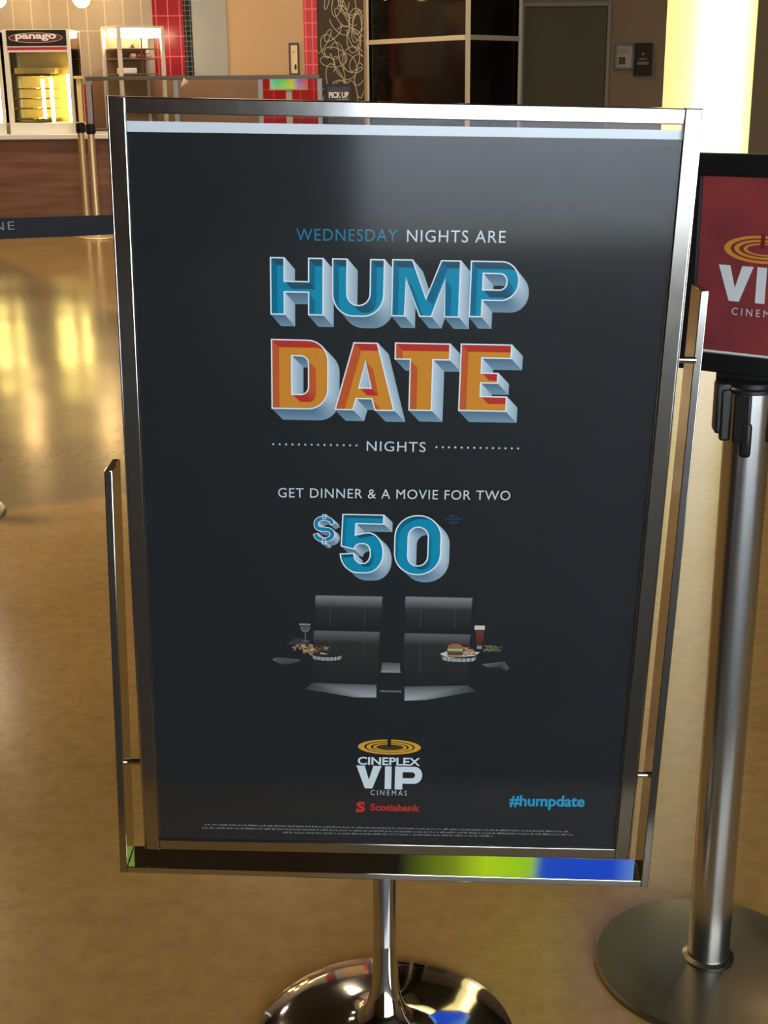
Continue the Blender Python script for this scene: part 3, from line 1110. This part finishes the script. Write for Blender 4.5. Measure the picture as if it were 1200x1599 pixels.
lathe(bm, [(0.0335, 0.936), (0.0335, 0.941), (0.031, 0.944), (0.031, 0.950)], n=48)
box(bm, -0.062, 0.062, -0.013, 0.013, 0.936, 0.958, 0.003, MS)
obj('sign_bracket', bm, M_black, st)


def belt_slot(ang, w, d, z0, tab):
    bm = bmesh.new()
    M = Matrix.Rotation(ang, 4, 'Z')
    box(bm, -w / 2, w / 2, -0.0315 - d, -0.029, z0, 0.938, 0.003, M)
    if tab:
        box(bm, -w * 0.05, w * 0.62, -0.0325 - d * 0.9, -0.028, z0 - 0.019, z0 + 0.03, 0.005, M)
    return obj('belt_receiver', bm, M_black, st)


belt_slot(math.radians(-30), 0.024, 0.004, 0.868, True)
belt_slot(math.radians(60), 0.026, 0.004, 0.868, True)
belt_slot(math.radians(150), 0.028, 0.008, 0.872, False)
# belt cassette on the far left side
bm = bmesh.new()
box(bm, -0.047, -0.026, -0.014, 0.020, 0.877, 0.948, 0.004, Matrix.Rotation(math.radians(-6), 4, 'Z'))
box(bm, -0.040, -0.026, -0.018, -0.004, 0.868, 0.940, 0.003, Matrix.Rotation(math.radians(-6), 4, 'Z'))
obj('belt_cassette', bm, M_black, st)

sw, sz0, sz1 = 0.100, 0.985, 1.222
bm = bmesh.new()
fw_, fd = 0.030, 0.011
for b in ((-sw - fw_, sw + fw_, -fd, fd, sz1, sz1 + fw_), (-sw - fw_, sw + fw_, -fd, fd, sz0 - fw_, sz0 - 0.003), (-sw - fw_, -sw, -fd, fd, sz0 - 0.004, sz1 + 0.001), (sw, sw + fw_, -fd, fd, sz0 - 0.004, sz1 + 0.001)):
    box(bm, *b, bev=0.003)
bmesh.ops.transform(bm, matrix=MS, verts=bm.verts[:])
sf = obj('sign_frame', bm, M_black, st)


def red_mat():
    m, n, l, b = new_mat('mottled_red_print')
    tc = n.new('ShaderNodeTexCoord')
    nz = n.new('ShaderNodeTexNoise')
    nz.inputs['Scale'].default_value = 9
    nz.inputs['Detail'].default_value = 5
    l.new(tc.outputs['Object'], nz.inputs['Vector'])
    cr = n.new('ShaderNodeValToRGB')
    cr.color_ramp.elements[0].position = 0.34
    cr.color_ramp.elements[0].color = (*lin((114, 48, 52)), 1)
    cr.color_ramp.elements[1].position = 0.68
    cr.color_ramp.elements[1].color = (*lin((146, 58, 58)), 1)
    l.new(nz.outputs['Fac'], cr.inputs[0])
    l.new(cr.outputs[0], b.inputs['Base Color'])
    b.inputs['Roughness'].default_value = 0.35
    return m


bm = bmesh.new()
box(bm, -sw - 0.004, sw + 0.004, -0.006, -0.002, sz0, sz1 + 0.004, 0, MS)
sface = obj('sign_face', bm, red_mat(), st, smooth=False)
sface['label'] = 'mottled dark red sheet'
i = Ink()
lc, lz = -0.010, 1.128
for rx, ry, w1, w2 in ((0.054, 0.0185, 0.0090, 0.0036), (0.041, 0.0130, 0.0070, 0.0028), (0.029, 0.0085, 0.0050, 0.0020)):
    i.ring((lc + (0.054 - rx) * 0.1, lz), rx, ry, w1, w2, (196, 134, 52), 0.0003)
i.rect((lc - 0.003, lz + 0.021, lc + 0.003, lz + 0.001), (120, 36, 42), 0.0005)
VW = (206, 208, 208)
vip(i, (lc - 0.060, 1.1045, lc - 0.014, 1.0560), (lc - 0.005, 1.1045, lc + 0.0085, 1.0560), (lc + 0.0155, 1.1045, lc + 0.066, 1.0560), VW)
i.text('CINEMAS', (lc - 0.037, 1.0475, lc + 0.040, 1.0375), (196, 190, 188), offset=0.0, spacing=1.5)
i.rect((-sw, sz0 + 0.0005, sw, sz0 - 0.0025), (206, 206, 202), 0.0003)
lo = i.build('sign_lettering', M_ink, sface, -0.0062)
lo.data.transform(MS)

# ------------------------------------------------------------------ queue stanchions and printed belt
def make_stanchion(metal, h=0.96):
    root = empty('queue_stanchion')
    bm = bmesh.new()
    lathe(bm, BASE_PROF, n=64, cap=False)
    obj('base', bm, metal, root)
    bm = bmesh.new()
    lathe(bm, [(0.030, 0.018), (0.0318, 0.019), (0.0318, h - 0.09), (0.030, h - 0.09)], n=32)
    obj('pole', bm, metal, root)
    bm = bmesh.new()
    lathe(bm, [(0.0345, h - 0.09), (0.0355, h - 0.086), (0.0355, h - 0.004), (0.031, h), (0, h)], n=32, cap=False)
    for k in range(4):
        box(bm, -0.013, 0.013, -0.043, -0.030, h - 0.082, h - 0.012, 0.003, Matrix.Rotation(k * PI / 2 + 0.5, 4, 'Z'))
    obj('belt_head', bm, M_black, root)
    return root


GQ = 'queue barrier posts'
q1 = make_stanchion(M_brush)
q1.location = (-1.425, 4.25, 0)
set_props(q1, 'belt stanchion past the left picture edge holding the printed black belt, base rim showing', 'stanchion', GQ)
q2 = copy_tree(q1)
q2.location = (-0.12, 4.70, 0)
set_props(q2, 'belt stanchion hidden behind the poster at the far end of the printed black belt', 'stanchion', GQ)
q3 = make_stanchion(M_warmsteel, 1.0)
q3.location = (-2.5859, 12.5677, 0.0000)
set_props(q3, 'right one of two golden-lit stanchions before the wood counter', 'stanchion', GQ)
q4 = copy_tree(q3)
q4.location = (-2.7514, 12.9335, 0.0000)
set_props(q4, 'left one of two golden-lit stanchions before the wood counter', 'stanchion', GQ)

bm = bmesh.new()
nseg = 12
rows = []
pa, pb = Vector((-1.372, 4.235)), Vector((-0.175, 4.68))
for k in range(nseg + 1):
    t = k / nseg
    p = pa.lerp(pb, t)
    zc = 0.921 - 0.006 * math.sin(PI * t)
    hw = 0.0335 - 0.0065 * t
    rows.append([bm.verts.new((p.x, p.y + o, zc + s * hw)) for o, s in ((-0.0008, -1), (-0.0008, 1), (0.0008, 1), (0.0008, -1))])
for a, b in zip(rows, rows[1:]):
    for k in range(4):
        bm.faces.new((a[k], a[(k + 1) % 4], b[(k + 1) % 4], b[k]))
bm.faces.new(rows[0])
bm.faces.new(rows[-1])
belt = obj('barrier_belt', bm, M_belt)
set_props(belt, 'wide black retractable belt with pale lettering stretched across behind the poster', 'barrier belt')
i = Ink()
i.text('SCENE', (0.078, 0.0125, 0.243, -0.0125), (176, 186, 192), offset=-0.012, spacing=1.15, h=0.0)
bl_o = i.build('belt_lettering', M_ink, belt, 0)
ang = math.atan2(pb.y - pa.y, pb.x - pa.x)
bl_o.matrix_local = Matrix.Translation((-1.375, 4.2300, 0.926)) @ Matrix.Rotation(ang, 4, 'Z')

# ------------------------------------------------------------------ food counter
YC = 13.25
ct = (-3.2198, 13.2500, 0.8870)[2]
cx1 = -0.30
counter = empty('service_counter', (-3, YC, 0), 0, 'long walnut-fronted service counter with white top at the back of the lobby', 'counter')
def C0(bm):
    bmesh.ops.translate(bm, vec=(3, -YC, 0), verts=bm.verts[:])
bm = bmesh.new()
box(bm, -7.5, cx1, YC + 0.02, YC + 0.7, 0.10, ct - 0.045, 0.004)
C0(bm)
obj('front_panel', bm, M_wood, counter)
bm = bmesh.new()
box(bm, -7.52, cx1 + 0.02, YC - 0.02, YC + 0.74, ct - 0.045, ct, 0.006)
C0(bm)
obj('counter_top', bm, M_white, counter)
bm = bmesh.new()
box(bm, -7.5, cx1, YC + 0.06, YC + 0.66, 0.0, 0.10)
C0(bm)
obj('toe_kick', bm, M_brush, counter)
bm = bmesh.new()
box(bm, -7.5, -0.4, 14.22, 14.85, 0.0, 0.9, 0.004)
set_props(obj('back_counter', bm, pm('grey_back_counter', (120, 112, 104), 0.5)), 'low grey back counter along the tiled wall under the food warmer', 'counter')

# glass guard on the counter
YG = YC + 0.06
gz = (-1.7568, 13.3100, 1.3851)[2]
guard = empty('glass_guard', (-2.0, YG, ct), 0, 'glass sneeze guard with grey steel posts on the service counter', 'sneeze guard')
def G0(bm):
    bmesh.ops.translate(bm, vec=(2.0, -YG, -ct), verts=bm.verts[:])
gx0, gx1 = (-2.7309, 13.3100, 1.2277)[0], (-0.5653, 13.3100, 1.2091)[0]
bm = bmesh.new()
box(bm, gx0 - 0.02, gx1, YG - 0.018, YG + 0.018, gz - 0.02, gz + 0.016, 0.003)
G0(bm)
obj('top_rail', bm, pm('grey_aluminium_rail', (104, 100, 92), 0.4, 0.6), guard)
M_post = pm('pale_post', (150, 156, 160), 0.45, 0.4)
posts = [gx0, (-1.9122, 13.3100, 1.2780)[0], (-1.1213, 13.3100, 1.2712)[0], gx1]
for k, x in enumerate(posts):
    bm = bmesh.new()
    box(bm, x - 0.022, x + 0.022, YG - 0.015, YG + 0.015, ct, gz - 0.02, 0.003)
    G0(bm)
    obj('post', bm, M_post, guard)
for a, b in zip(posts, posts[1:]):
    bm = bmesh.new()
    box(bm, a + 0.024, b - 0.024, YG - 0.004, YG + 0.004, ct + 0.01, gz - 0.021)
    G0(bm)
    obj('glass_pane', bm, M_glass, guard, smooth=False)
gg = (-2.8242, 13.3400, 1.2281)[0]
bm = bmesh.new()
box(bm, gg - 0.020, gg + 0.020, 13.32, 13.36, ct, gz - 0.004, 0.003)
box(bm, gg - 0.04, gg + 0.04, 13.30, 13.38, gz - 0.004, gz + 0.022, 0.003)
set_props(obj('end_post', bm, pm('warm_lit_end_post', (236, 206, 140), 0.5)), 'warm-lit end post with flat cap left of the glass guard', 'post')  # side light on this guard post is put into its golden colour


# lit display cases on the counter
def tube_mat(name, col, s):
    return pm(name, col, 0.5, emit=col, es=s)


M_tube = tube_mat('case_lamp_light', (255, 226, 130), 42.0)
M_case = pm('white_case_frame', (240, 234, 220), 0.4)
M_inside = pm('warm_case_lining', (232, 206, 140), 0.35, var=0.08)
M_shelf = pm('wire_shelf_steel', (190, 176, 140), 0.25, 1.0)
M_casegl = clear_mat('case_glass', (0.92, 0.92, 0.90), 0.02, 1.25)
cL, cR = (-3.5180, 13.4000, 1.4060)[0], (-2.8929, 13.4000, 1.4006)[0]
cW = cR - cL
fzt = (-3.1755, 13.4000, 1.8227)[2] - ct
CX0 = (cL + cR) / 2


def make_case(lettering):
    root = empty('display_case', (CX0, 13.40, ct))
    w, D = cW / 2, 0.46
    bm = bmesh.new()
    box(bm, -w, w, 0, D, 0, 0.10, 0.004)
    box(bm, -w, w, 0, D, fzt - 0.02, fzt, 0.004)
    box(bm, -w, w, D - 0.02, D, 0.10, fzt - 0.02)
    obj('cabinet', bm, [M_case], root)
    bm = bmesh.new()
    box(bm, -w + 0.03, w - 0.03, D - 0.026, D - 0.021, 0.10, fzt - 0.16)
    obj('back_lining', bm, M_inside, root)
    for s in (-1, 1):
        bm = bmesh.new()
        a, b = (-w, -w + 0.045) if s < 0 else (w - 0.030, w)
        box(bm, a, b, -0.006, 0.03, 0.0, fzt, 0.004)
        obj('corner_post', bm, M_case, root)
        bm = bmesh.new()
        x = -w + 0.004 if s < 0 else w - 0.004
        box(bm, x - 0.003, x + 0.003, 0.03, D - 0.02, 0.10, fzt - 0.02)
        obj('side_glass', bm, M_casegl, root, smooth=False)
    bm = bmesh.new()
    box(bm, -w + 0.045, w - 0.03, 0.004, 0.010, 0.10, fzt - 0.20)
    obj('door_glass', bm, M_casegl, root, smooth=False)
    for z in (0.13, 0.225, 0.315, 0.405, 0.525):
        bm = bmesh.new()
        box(bm, -w + 0.05, w - 0.22, 0.06, D - 0.04, z, z + 0.006)
        for k in range(7):
            rod(bm, (-w + 0.06 + k * 0.04, 0.06, z + 0.009), (-w + 0.06 + k * 0.04, D - 0.04, z + 0.009), 0.003, 6)
        obj('shelf', bm, M_shelf, root)
    for x, y, z0, z1 in ((-0.03, 0.25, 0.14, 0.50), (0.085, 0.10, 0.11, 0.51), (w - 0.055, 0.07, 0.11, 0.54)):
        bm = bmesh.new()
        rod(bm, (x, y, z0), (x, y, z1), 0.016, 14)
        obj('lamp_tube', bm, M_tube, root)
    bm = bmesh.new()
    box(bm, -w + 0.06, w - 0.18, 0.10, D - 0.06, 0.545, 0.60, 0.004)
    obj('heater_box', bm, pm('cream_heater', (226, 200, 130), 0.5), root)
    bm = bmesh.new()
    box(bm, -w + 0.04, w - 0.03, -0.012, 0.03, fzt - 0.145, fzt - 0.004, 0.002)
    hd = obj('header_panel', bm, pm('black_header', (30, 28, 28), 0.4), root)
    bm = bmesh.new()
    box(bm, -w + 0.04, w - 0.03, -0.010, 0.03, fzt - 0.20, fzt - 0.146, 0.002)
    obj('header_trim', bm, M_case, root)
    bm = bmesh.new()
    box(bm, -w + 0.041, w - 0.031, -0.0125, 0.0, fzt - 0.180, fzt - 0.155, 0.001)
    obj('red_stripe', bm, pm('red_stripe', (196, 40, 60), 0.4), root)
    if lettering:
        i = Ink()
        c = (0.0, fzt - 0.073)
        a = w - 0.065
        for k in range(24):
            t0, t1 = 2 * PI * k / 24, 2 * PI * (k + 1) / 24
            i.poly([c, (c[0] + a * math.cos(t0), c[1] + 0.042 * math.sin(t0)), (c[0] + a * math.cos(t1), c[1] + 0.042 * math.sin(t1))], (112, 56, 58), 0.0004)
        i.ring(c, a + 0.006, 0.046, 0.007, 0.006, (206, 180, 178), 0.0008, n=40)
        i.text('panago', (-a * 0.76, c[1] + 0.032, a * 0.78, c[1] - 0.028), (244, 236, 232), offset=0.035, h=0.0014)
        i.build('header_lettering', M_ink, hd, -0.0135)
    return root


GC = 'lit display cases on the counter'
c1_ = make_case(True)
set_props(c1_, 'glowing glass display case with oval white logo on black header, on the counter', 'display case', GC)
c2_ = make_case(False)
c2_.location.x = CX0 - cW - 0.035
set_props(c2_, 'second lit display case cut off by the left picture edge', 'display case', GC)

# food warmer cabinet on the back counter
FX, FY, FYAW = -2.55, 14.50, math.radians(35)
fc = (-2.4963, 14.5000, 1.6460)
warm = empty('food_warmer', (fc[0], 14.50, 0.9), FYAW, 'open steel food warmer with white-hot light bar, before red wall tiles', 'food warmer')
wz = (-2.4814, 14.5000, 1.8778)[2] - 0.9
ww, wd = 0.235, 0.19
M_wpost = pm('cream_warmer_post', (214, 200, 184), 0.4)
for sx in (-1, 1):
    for sy in (-1, 1):
        bm = bmesh.new()
        box(bm, sx * ww - 0.018, sx * ww + 0.018, sy * wd - 0.018, sy * wd + 0.018, 0, wz, 0.003)
        obj('post', bm, M_wpost, warm)
for z in (0.02, 0.52, 0.665, 0.76):
    bm = bmesh.new()
    box(bm, -ww + 0.015, ww - 0.015, -wd + 0.015, wd - 0.015, z, z + 0.012, 0.002)
    obj('shelf', bm, pm('warmer_shelf', (150, 128, 104), 0.35, 0.5), warm)
bm = bmesh.new()
box(bm, -ww - 0.01, ww + 0.01, -wd - 0.01, wd + 0.01, wz - 0.02, wz + 0.004, 0.003)
obj('top_panel', bm, M_wpost, warm)
bm = bmesh.new()
box(bm, -ww + 0.03, ww - 0.02, -wd - 0.012, wd - 0.06, wz - 0.105, wz - 0.022, 0.008)
lb_ = obj('light_bar', bm, pm('hot_white_light', (255, 240, 214), 0.5, emit=(255, 232, 196), es=14.0), warm)
bm = bmesh.new()
box(bm, 0.0, 0.014, -wd + 0.0, -wd + 0.014, 0.532, wz - 0.10, 0.002)
obj('divider', bm, pm('brown_divider', (92, 64, 40), 0.5), warm)
bm = bmesh.new()
box(bm, -ww + 0.02, ww - 0.02, wd - 0.01, wd - 0.002, 0.03, wz - 0.03)
obj('back_panel', bm, pm('warmer_back', (150, 118, 84), 0.4), warm)
MW = Matrix.Translation(warm.location) @ Matrix.Rotation(FYAW, 4, 'Z')


def on_warmer(name, bm, m, lab, cat, grp=None):
    bmesh.ops.transform(bm, matrix=MW, verts=bm.verts[:])
    return set_props(obj(name, bm, m), lab, cat, grp)


bm = bmesh.new()
lathe(bm, [(0.028, 0), (0.036, 0.085), (0.033, 0.086)], (0.085, -0.05), 20, 0.7725)
on_warmer('paper_cup', bm, pm('yellow_lit_cup', (240, 226, 170), 0.6), 'yellow-lit white paper cup on upper shelf of the food warmer', 'cup')  # white cup, the warmer's yellow light is put into its colour
bm = bmesh.new()
prism(bm, [(-0.10, 0.7725), (-0.04, 0.7725), (-0.07, 0.815)], -0.14, -0.10)
on_warmer('sandwich', bm, pm('brown_wedge', (96, 62, 34), 0.7), 'small dark wedge-shaped sandwich on upper shelf of the food warmer', 'sandwich')
bm = bmesh.new()
box(bm, -0.17, -0.03, -0.13, 0.05, 0.5325, 0.585, 0.006)
on_warmer('takeout_box', bm, pm('white_box', (240, 236, 226), 0.6), 'white takeout box on middle shelf of the food warmer', 'box')
for k, (x, y, c) in enumerate(((-0.06, -0.12, (222, 176, 150)), (0.02, -0.12, (206, 92, 66)), (0.11, -0.11, (214, 184, 160)))):
    bm = bmesh.new()
    lathe(bm, [(0.0, 0), (0.030, 0.002), (0.038, 0.02), (0.026, 0.042), (0.0, 0.05)], (x, y), 16, 0.6775, cap=False)
    on_warmer('wrapped_roll', bm, pm('roll_wrap', c, 0.6), ('pale pink wrapped roll at left on the food warmer shelf', 'red wrapped roll in the middle of the food warmer shelf', 'pale wrapped roll at right on the food warmer shelf')[k], 'food', 'wrapped rolls in the warmer')

# small things on or behind the counter
bm = bmesh.new()
a = (-1.8634, 13.2700, 1.3006)
lathe(bm, [(0.0, 0.0), (0.030, 0.085)], (0, 0), 14, 0, cap=False)
bmesh.ops.transform(bm, matrix=Matrix.Translation((a[0], 13.262, a[2])) @ Matrix.Rotation(math.radians(42), 4, 'Y') @ Matrix.Diagonal((1, 0.5, 1, 1)), verts=bm.verts[:])
set_props(obj('paper_cone', bm, pm('white_paper', (232, 224, 208), 0.7)), 'little white paper cone stuck to the guard post', 'paper cone')

mb = empty('menu_screen', (0, 0, 0), 0, 'small colourful screen with teal and green stripe behind the counter glass', 'screen')
a, b = (-1.0574, 13.3000, 1.3620), (-0.7124, 13.7500, 1.2736)
mb.location = ((a[0] + b[0]) / 2, 13.75, ct)
w_, z0_, z1_ = (b[0] - a[0]) / 2, b[2] - ct, a[2] - ct
bm = bmesh.new()
box(bm, -w_ - 0.012, w_ + 0.012, 0, 0.03, z0_ - 0.012, z1_ + 0.012, 0.003)
box(bm, -0.03, 0.03, 0.01, 0.025, 0.0, z0_, 0.002)
box(bm, -0.09, 0.09, -0.04, 0.07, 0.0, 0.012, 0.002)
obj('screen_stand', bm, pm('silver_stand', (190, 180, 176), 0.4), mb)
i = Ink()
cols = [(92, 186, 176), (60, 176, 140), (96, 190, 88), (176, 176, 60), (120, 84, 190), (190, 44, 92)]
for k in range(5):
    xa, xb = -w_ + 2 * w_ * k / 5, -w_ + 2 * w_ * (k + 1) / 5
    i.poly([(xa, z0_), (xb, z0_), (xb, z1_), (xa, z1_)], [mixc(cols[k], (214, 190, 60), 0.45), mixc(cols[k + 1], (214, 190, 60), 0.35), cols[k + 1], cols[k]], 0.0)
m, n, l, b_ = new_mat('screen_glow')
at_ = n.new('ShaderNodeAttribute')
at_.attribute_name = 'ink'
l.new(at_.outputs['Color'], b_.inputs['Base Color'])
l.new(at_.outputs['Color'], b_.inputs['Emission Color'])
b_.inputs['Emission Strength'].default_value = 0.55
i.build('screen_face', m, mb, -0.001)

a, b = (-0.5285, 13.3500, 1.3175), (-0.2583, 13.3500, 1.3152)
pk = empty('pickup_sign', ((a[0] + b[0]) / 2, 13.35, ct), 0, 'black PICK UP sign standing on the counter before loop-patterned wallpaper', 'sign')
w_ = (b[0] - a[0]) / 2
zt = a[2] - ct
bm = bmesh.new()
box(bm, -w_, w_, 0, 0.03, 0.0, zt, 0.004)
box(bm, -w_ * 0.8, w_ * 0.8, -0.03, 0.06, 0.0, 0.012, 0.002)
obj('sign_body', bm, M_black, pk)
bm = bmesh.new()
box(bm, -w_ + 0.035, w_ - 0.03, -0.002, 0.002, 0.04, zt - 0.03, 0.001)
pf = obj('sign_face', bm, pm('dark_grey_face', (62, 58, 56), 0.5), pk)
i = Ink()
zt1, zt0 = (-0.4038, 13.3500, 1.2447)[2] - ct, (-0.4048, 13.3500, 1.1900)[2] - ct
i.text('PICK UP', (-w_ + 0.045, zt1, w_ - 0.04, zt0), (244, 238, 228), offset=0.035, spacing=0.95, h=0.001)
i.rect((-w_ + 0.115, zt0 - 0.008, w_ - 0.045, zt0 - 0.018), (150, 146, 138), 0.001)
i.rect((-w_ + 0.10, zt0 - 0.026, w_ - 0.10, zt0 - 0.034), (150, 146, 138), 0.001)
i.build('sign_lettering', M_ink, pf, -0.003)

# ------------------------------------------------------------------ frames on the walls
def wall_frame(r, Y, border, fcol, pcol, name, label, extra=None, parts=('frame', 'picture')):
    x0, z1, x1, z0 = r
    root = empty(name, ((x0 + x1) / 2, Y, (z0 + z1) / 2), 0, label, 'framed notice')
    w, h = (x1 - x0) / 2, (z1 - z0) / 2
    bm = bmesh.new()
    for b in ((-w, w, -0.02, 0, h - border, h), (-w, w, -0.02, 0, -h, -h + border), (-w, -w + border, -0.02, 0, -h + border, h - border), (w - border, w, -0.02, 0, -h + border, h - border)):
        box(bm, *b, bev=0.002)
    obj(parts[0], bm, pm('frame_' + name, fcol, 0.4), root)
    i = Ink()
    i.rect((-w + border * .9, h - border * .9, w - border * .9, -h + border * .9), pcol, 0.0)
    if extra:
        extra(i, w, h)
    i.build(parts[1], M_ink, root, -0.010)
    return root


a, b = (-0.9507, 14.9700, 1.7240), (-0.8460, 14.9700, 1.4054)
def ex1(i, w, h):
    i.disc((w * .25, -h * .5), .012, .03, (70, 54, 40), 0.001)
    i.rect((-w * .3, h * .45, w * .1, h * .40), (150, 120, 96), 0.001)
wall_frame((a[0], a[2], b[0], b[2]), 14.985, 0.017, (52, 38, 24), (236, 204, 166), 'narrow_notice', 'tall narrow black-framed white notice on the sand wall left of the red tiles', ex1)
a, b = (2.2944, 13.9900, 1.6667), (2.4805, 13.9900, 1.4277)
def ex2(i, w, h):
    i.rect((-w * .55, -h * .05, w * .15, -h * .62), (72, 68, 58), 0.001)
    i.rect((-w * .6, h * .6, w * .5, h * .2), (140, 132, 120), 0.001)
wall_frame((a[0], a[2], b[0], b[2]), 13.995, 0.018, (34, 28, 20), (158, 148, 132), 'framed_certificate', 'small black-framed pale certificate on the taupe wall beside the door', ex2)
a, b = (2.4815, 13.9900, 1.6710), (2.6660, 13.9900, 1.3604)
def ex3(i, w, h):
    i.disc((0, h * .35), w * .16, w * .16, (116, 104, 90), 0.001)
    i.rect((-w * .4, h * .10, w * .4, -h * .02), (110, 98, 84), 0.001)
    i.rect((-w * .62, -h * .12, w * .62, -h * .30), (116, 104, 90), 0.001)
wall_frame((a[0], a[2], b[0], b[2]), 13.995, 0.006, (30, 26, 20), (48, 40, 32), 'dark_notice', 'dark brown notice with pale lines, right of the framed certificate', ex3)

# ------------------------------------------------------------------ glowing column at the right
ca, cb_ = (1.6954, 8.0000, 1.6889), (2.1498, 8.0000, 1.6850)
ca2, cb2 = (1.6705, 8.0000, 0.9335), (2.1679, 8.0000, 0.9292)
xl, xr = (ca[0] + ca2[0]) / 2, (cb_[0] + cb2[0]) / 2
colm = empty('light_column', ((xl + xr) / 2, 8.25, 0), 0, 'glowing yellow-white lit column at the right, rising behind the red VIP sign', 'lit column')
hw = (xr - xl) / 2


def glow_mat():
    """backlit yellow plastic, bright middle and dimmer sides put into the glow colour"""
    m, n, l, b = new_mat('backlit_yellow_plastic')
    tc = n.new('ShaderNodeTexCoord')
    sp = n.new('ShaderNodeSeparateXYZ')
    l.new(tc.outputs['Object'], sp.inputs[0])
    mr = n.new('ShaderNodeMapRange')
    mr.inputs['From Min'].default_value = -hw
    mr.inputs['From Max'].default_value = hw
    l.new(sp.outputs['X'], mr.inputs['Value'])
    cr = n.new('ShaderNodeValToRGB')  # glow falloff across the column is painted by this ramp
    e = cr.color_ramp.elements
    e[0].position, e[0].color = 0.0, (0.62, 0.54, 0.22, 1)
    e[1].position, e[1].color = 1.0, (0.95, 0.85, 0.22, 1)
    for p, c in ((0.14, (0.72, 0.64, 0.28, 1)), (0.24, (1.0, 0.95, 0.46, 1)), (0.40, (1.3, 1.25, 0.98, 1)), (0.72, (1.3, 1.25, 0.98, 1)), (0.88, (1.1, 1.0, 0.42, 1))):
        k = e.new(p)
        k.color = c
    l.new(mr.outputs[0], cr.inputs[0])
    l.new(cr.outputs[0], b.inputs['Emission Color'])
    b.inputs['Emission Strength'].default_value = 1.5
    b.inputs['Base Color'].default_value = (0.5, 0.45, 0.2, 1)
    b.inputs['Roughness'].default_value = 0.3
    return m


bm = bmesh.new()
NB = 40
pl = []
for k in range(NB + 1):
    t = PI + PI * k / NB
    pl.append((hw * math.cos(t), 0.12 * math.sin(t)))
pl += [(hw, 0.2), (-hw, 0.2)]
a_ = [bm.verts.new((x, y, 0.12)) for x, y in pl]
b2 = [bm.verts.new((x, y, 4.45)) for x, y in pl]
for k in range(len(pl)):
    bm.faces.new((a_[k], a_[(k + 1) % len(pl)], b2[(k + 1) % len(pl)], b2[k]))
bm.faces.new(a_)
bm.faces.new(b2)
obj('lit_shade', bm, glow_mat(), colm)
bm = bmesh.new()
box(bm, -hw - 0.02, hw + 0.02, -0.14, 0.22, 0.0, 0.12, 0.006)
obj('plinth', bm, M_black, colm)

# ------------------------------------------------------------------ lamps hanging before the back wall, screen above
def lamp(px, py, Y, s, label, r=0.085):
    root = empty('pendant_lamp', (px, Y, py), 0, label, 'lamp', 'warm pendant lamps')
    bm = bmesh.new()
    lathe(bm, [(0.001, -r)] + [(r * math.sin(t), -r * math.cos(t)) for t in [PI * k / 12 for k in range(1, 12)]] + [(0.001, r)], n=24)
    obj('globe', bm, pm('lamp_glow', (255, 220, 160), 0.5, emit=(255, 208, 136), es=s), root)
    bm = bmesh.new()
    rod(bm, (0, 0, r * 0.96), (0, 0, 4.49 - py), 0.008, 8)
    obj('cord', bm, M_black, root)
    return root


p = (-2.9517, 14.3500, 2.1392)
lamp(p[0], p[2], 14.35, 42, 'warm glowing lamp against the beige tiles above the display case')
p = (-3.7812, 14.3500, 2.1462)
lamp(p[0], p[2], 14.35, 42, 'warm glowing lamp at the top left picture corner')
p = (0.0581, 14.2000, 2.1647)
lamp(p[0], p[2], 14.2, 10, 'added glowing globe for a lamp reflection in the black glass bay', 0.07)  # added globe, stands in for a lamp mirrored in the black glass

scr = empty('hanging_screen', (0.96, 6.0, 2.65), 0, 'lit lime and blue screen hung above the lobby, mirrored in the stand bar', 'screen')
bm = bmesh.new()
box(bm, -0.73, 0.59, 0.0, 0.08, 0.0, 0.80, 0.008)
rod(bm, (-0.4, 0.04, 0.80), (-0.4, 0.04, 1.85), 0.015)
rod(bm, (0.4, 0.04, 0.80), (0.4, 0.04, 1.85), 0.015)
obj('housing', bm, M_black, scr)
i = Ink()
for xa, xb, ca_, cb2_ in ((-0.70, -0.42, (14, 18, 6), (120, 140, 20)), (-0.42, -0.26, (120, 140, 20), (176, 214, 24)), (-0.26, -0.02, (176, 214, 24), (150, 206, 30)),
                          (-0.02, 0.03, (150, 206, 30), (20, 74, 200)), (0.03, 0.40, (20, 74, 200), (16, 70, 206)), (0.40, 0.56, (16, 70, 206), (110, 160, 214))):
    i.poly([(xa, 0.03), (xb, 0.03), (xb, 0.77), (xa, 0.77)], [ca_, cb2_, cb2_, ca_], 0)
m, n, l, b_ = new_mat('lobby_screen_glow')
at_ = n.new('ShaderNodeAttribute')
at_.attribute_name = 'ink'
l.new(at_.outputs['Color'], b_.inputs['Base Color'])
l.new(at_.outputs['Color'], b_.inputs['Emission Color'])
b_.inputs['Emission Strength'].default_value = 0.9
i.build('screen_face', m, scr, -0.002)
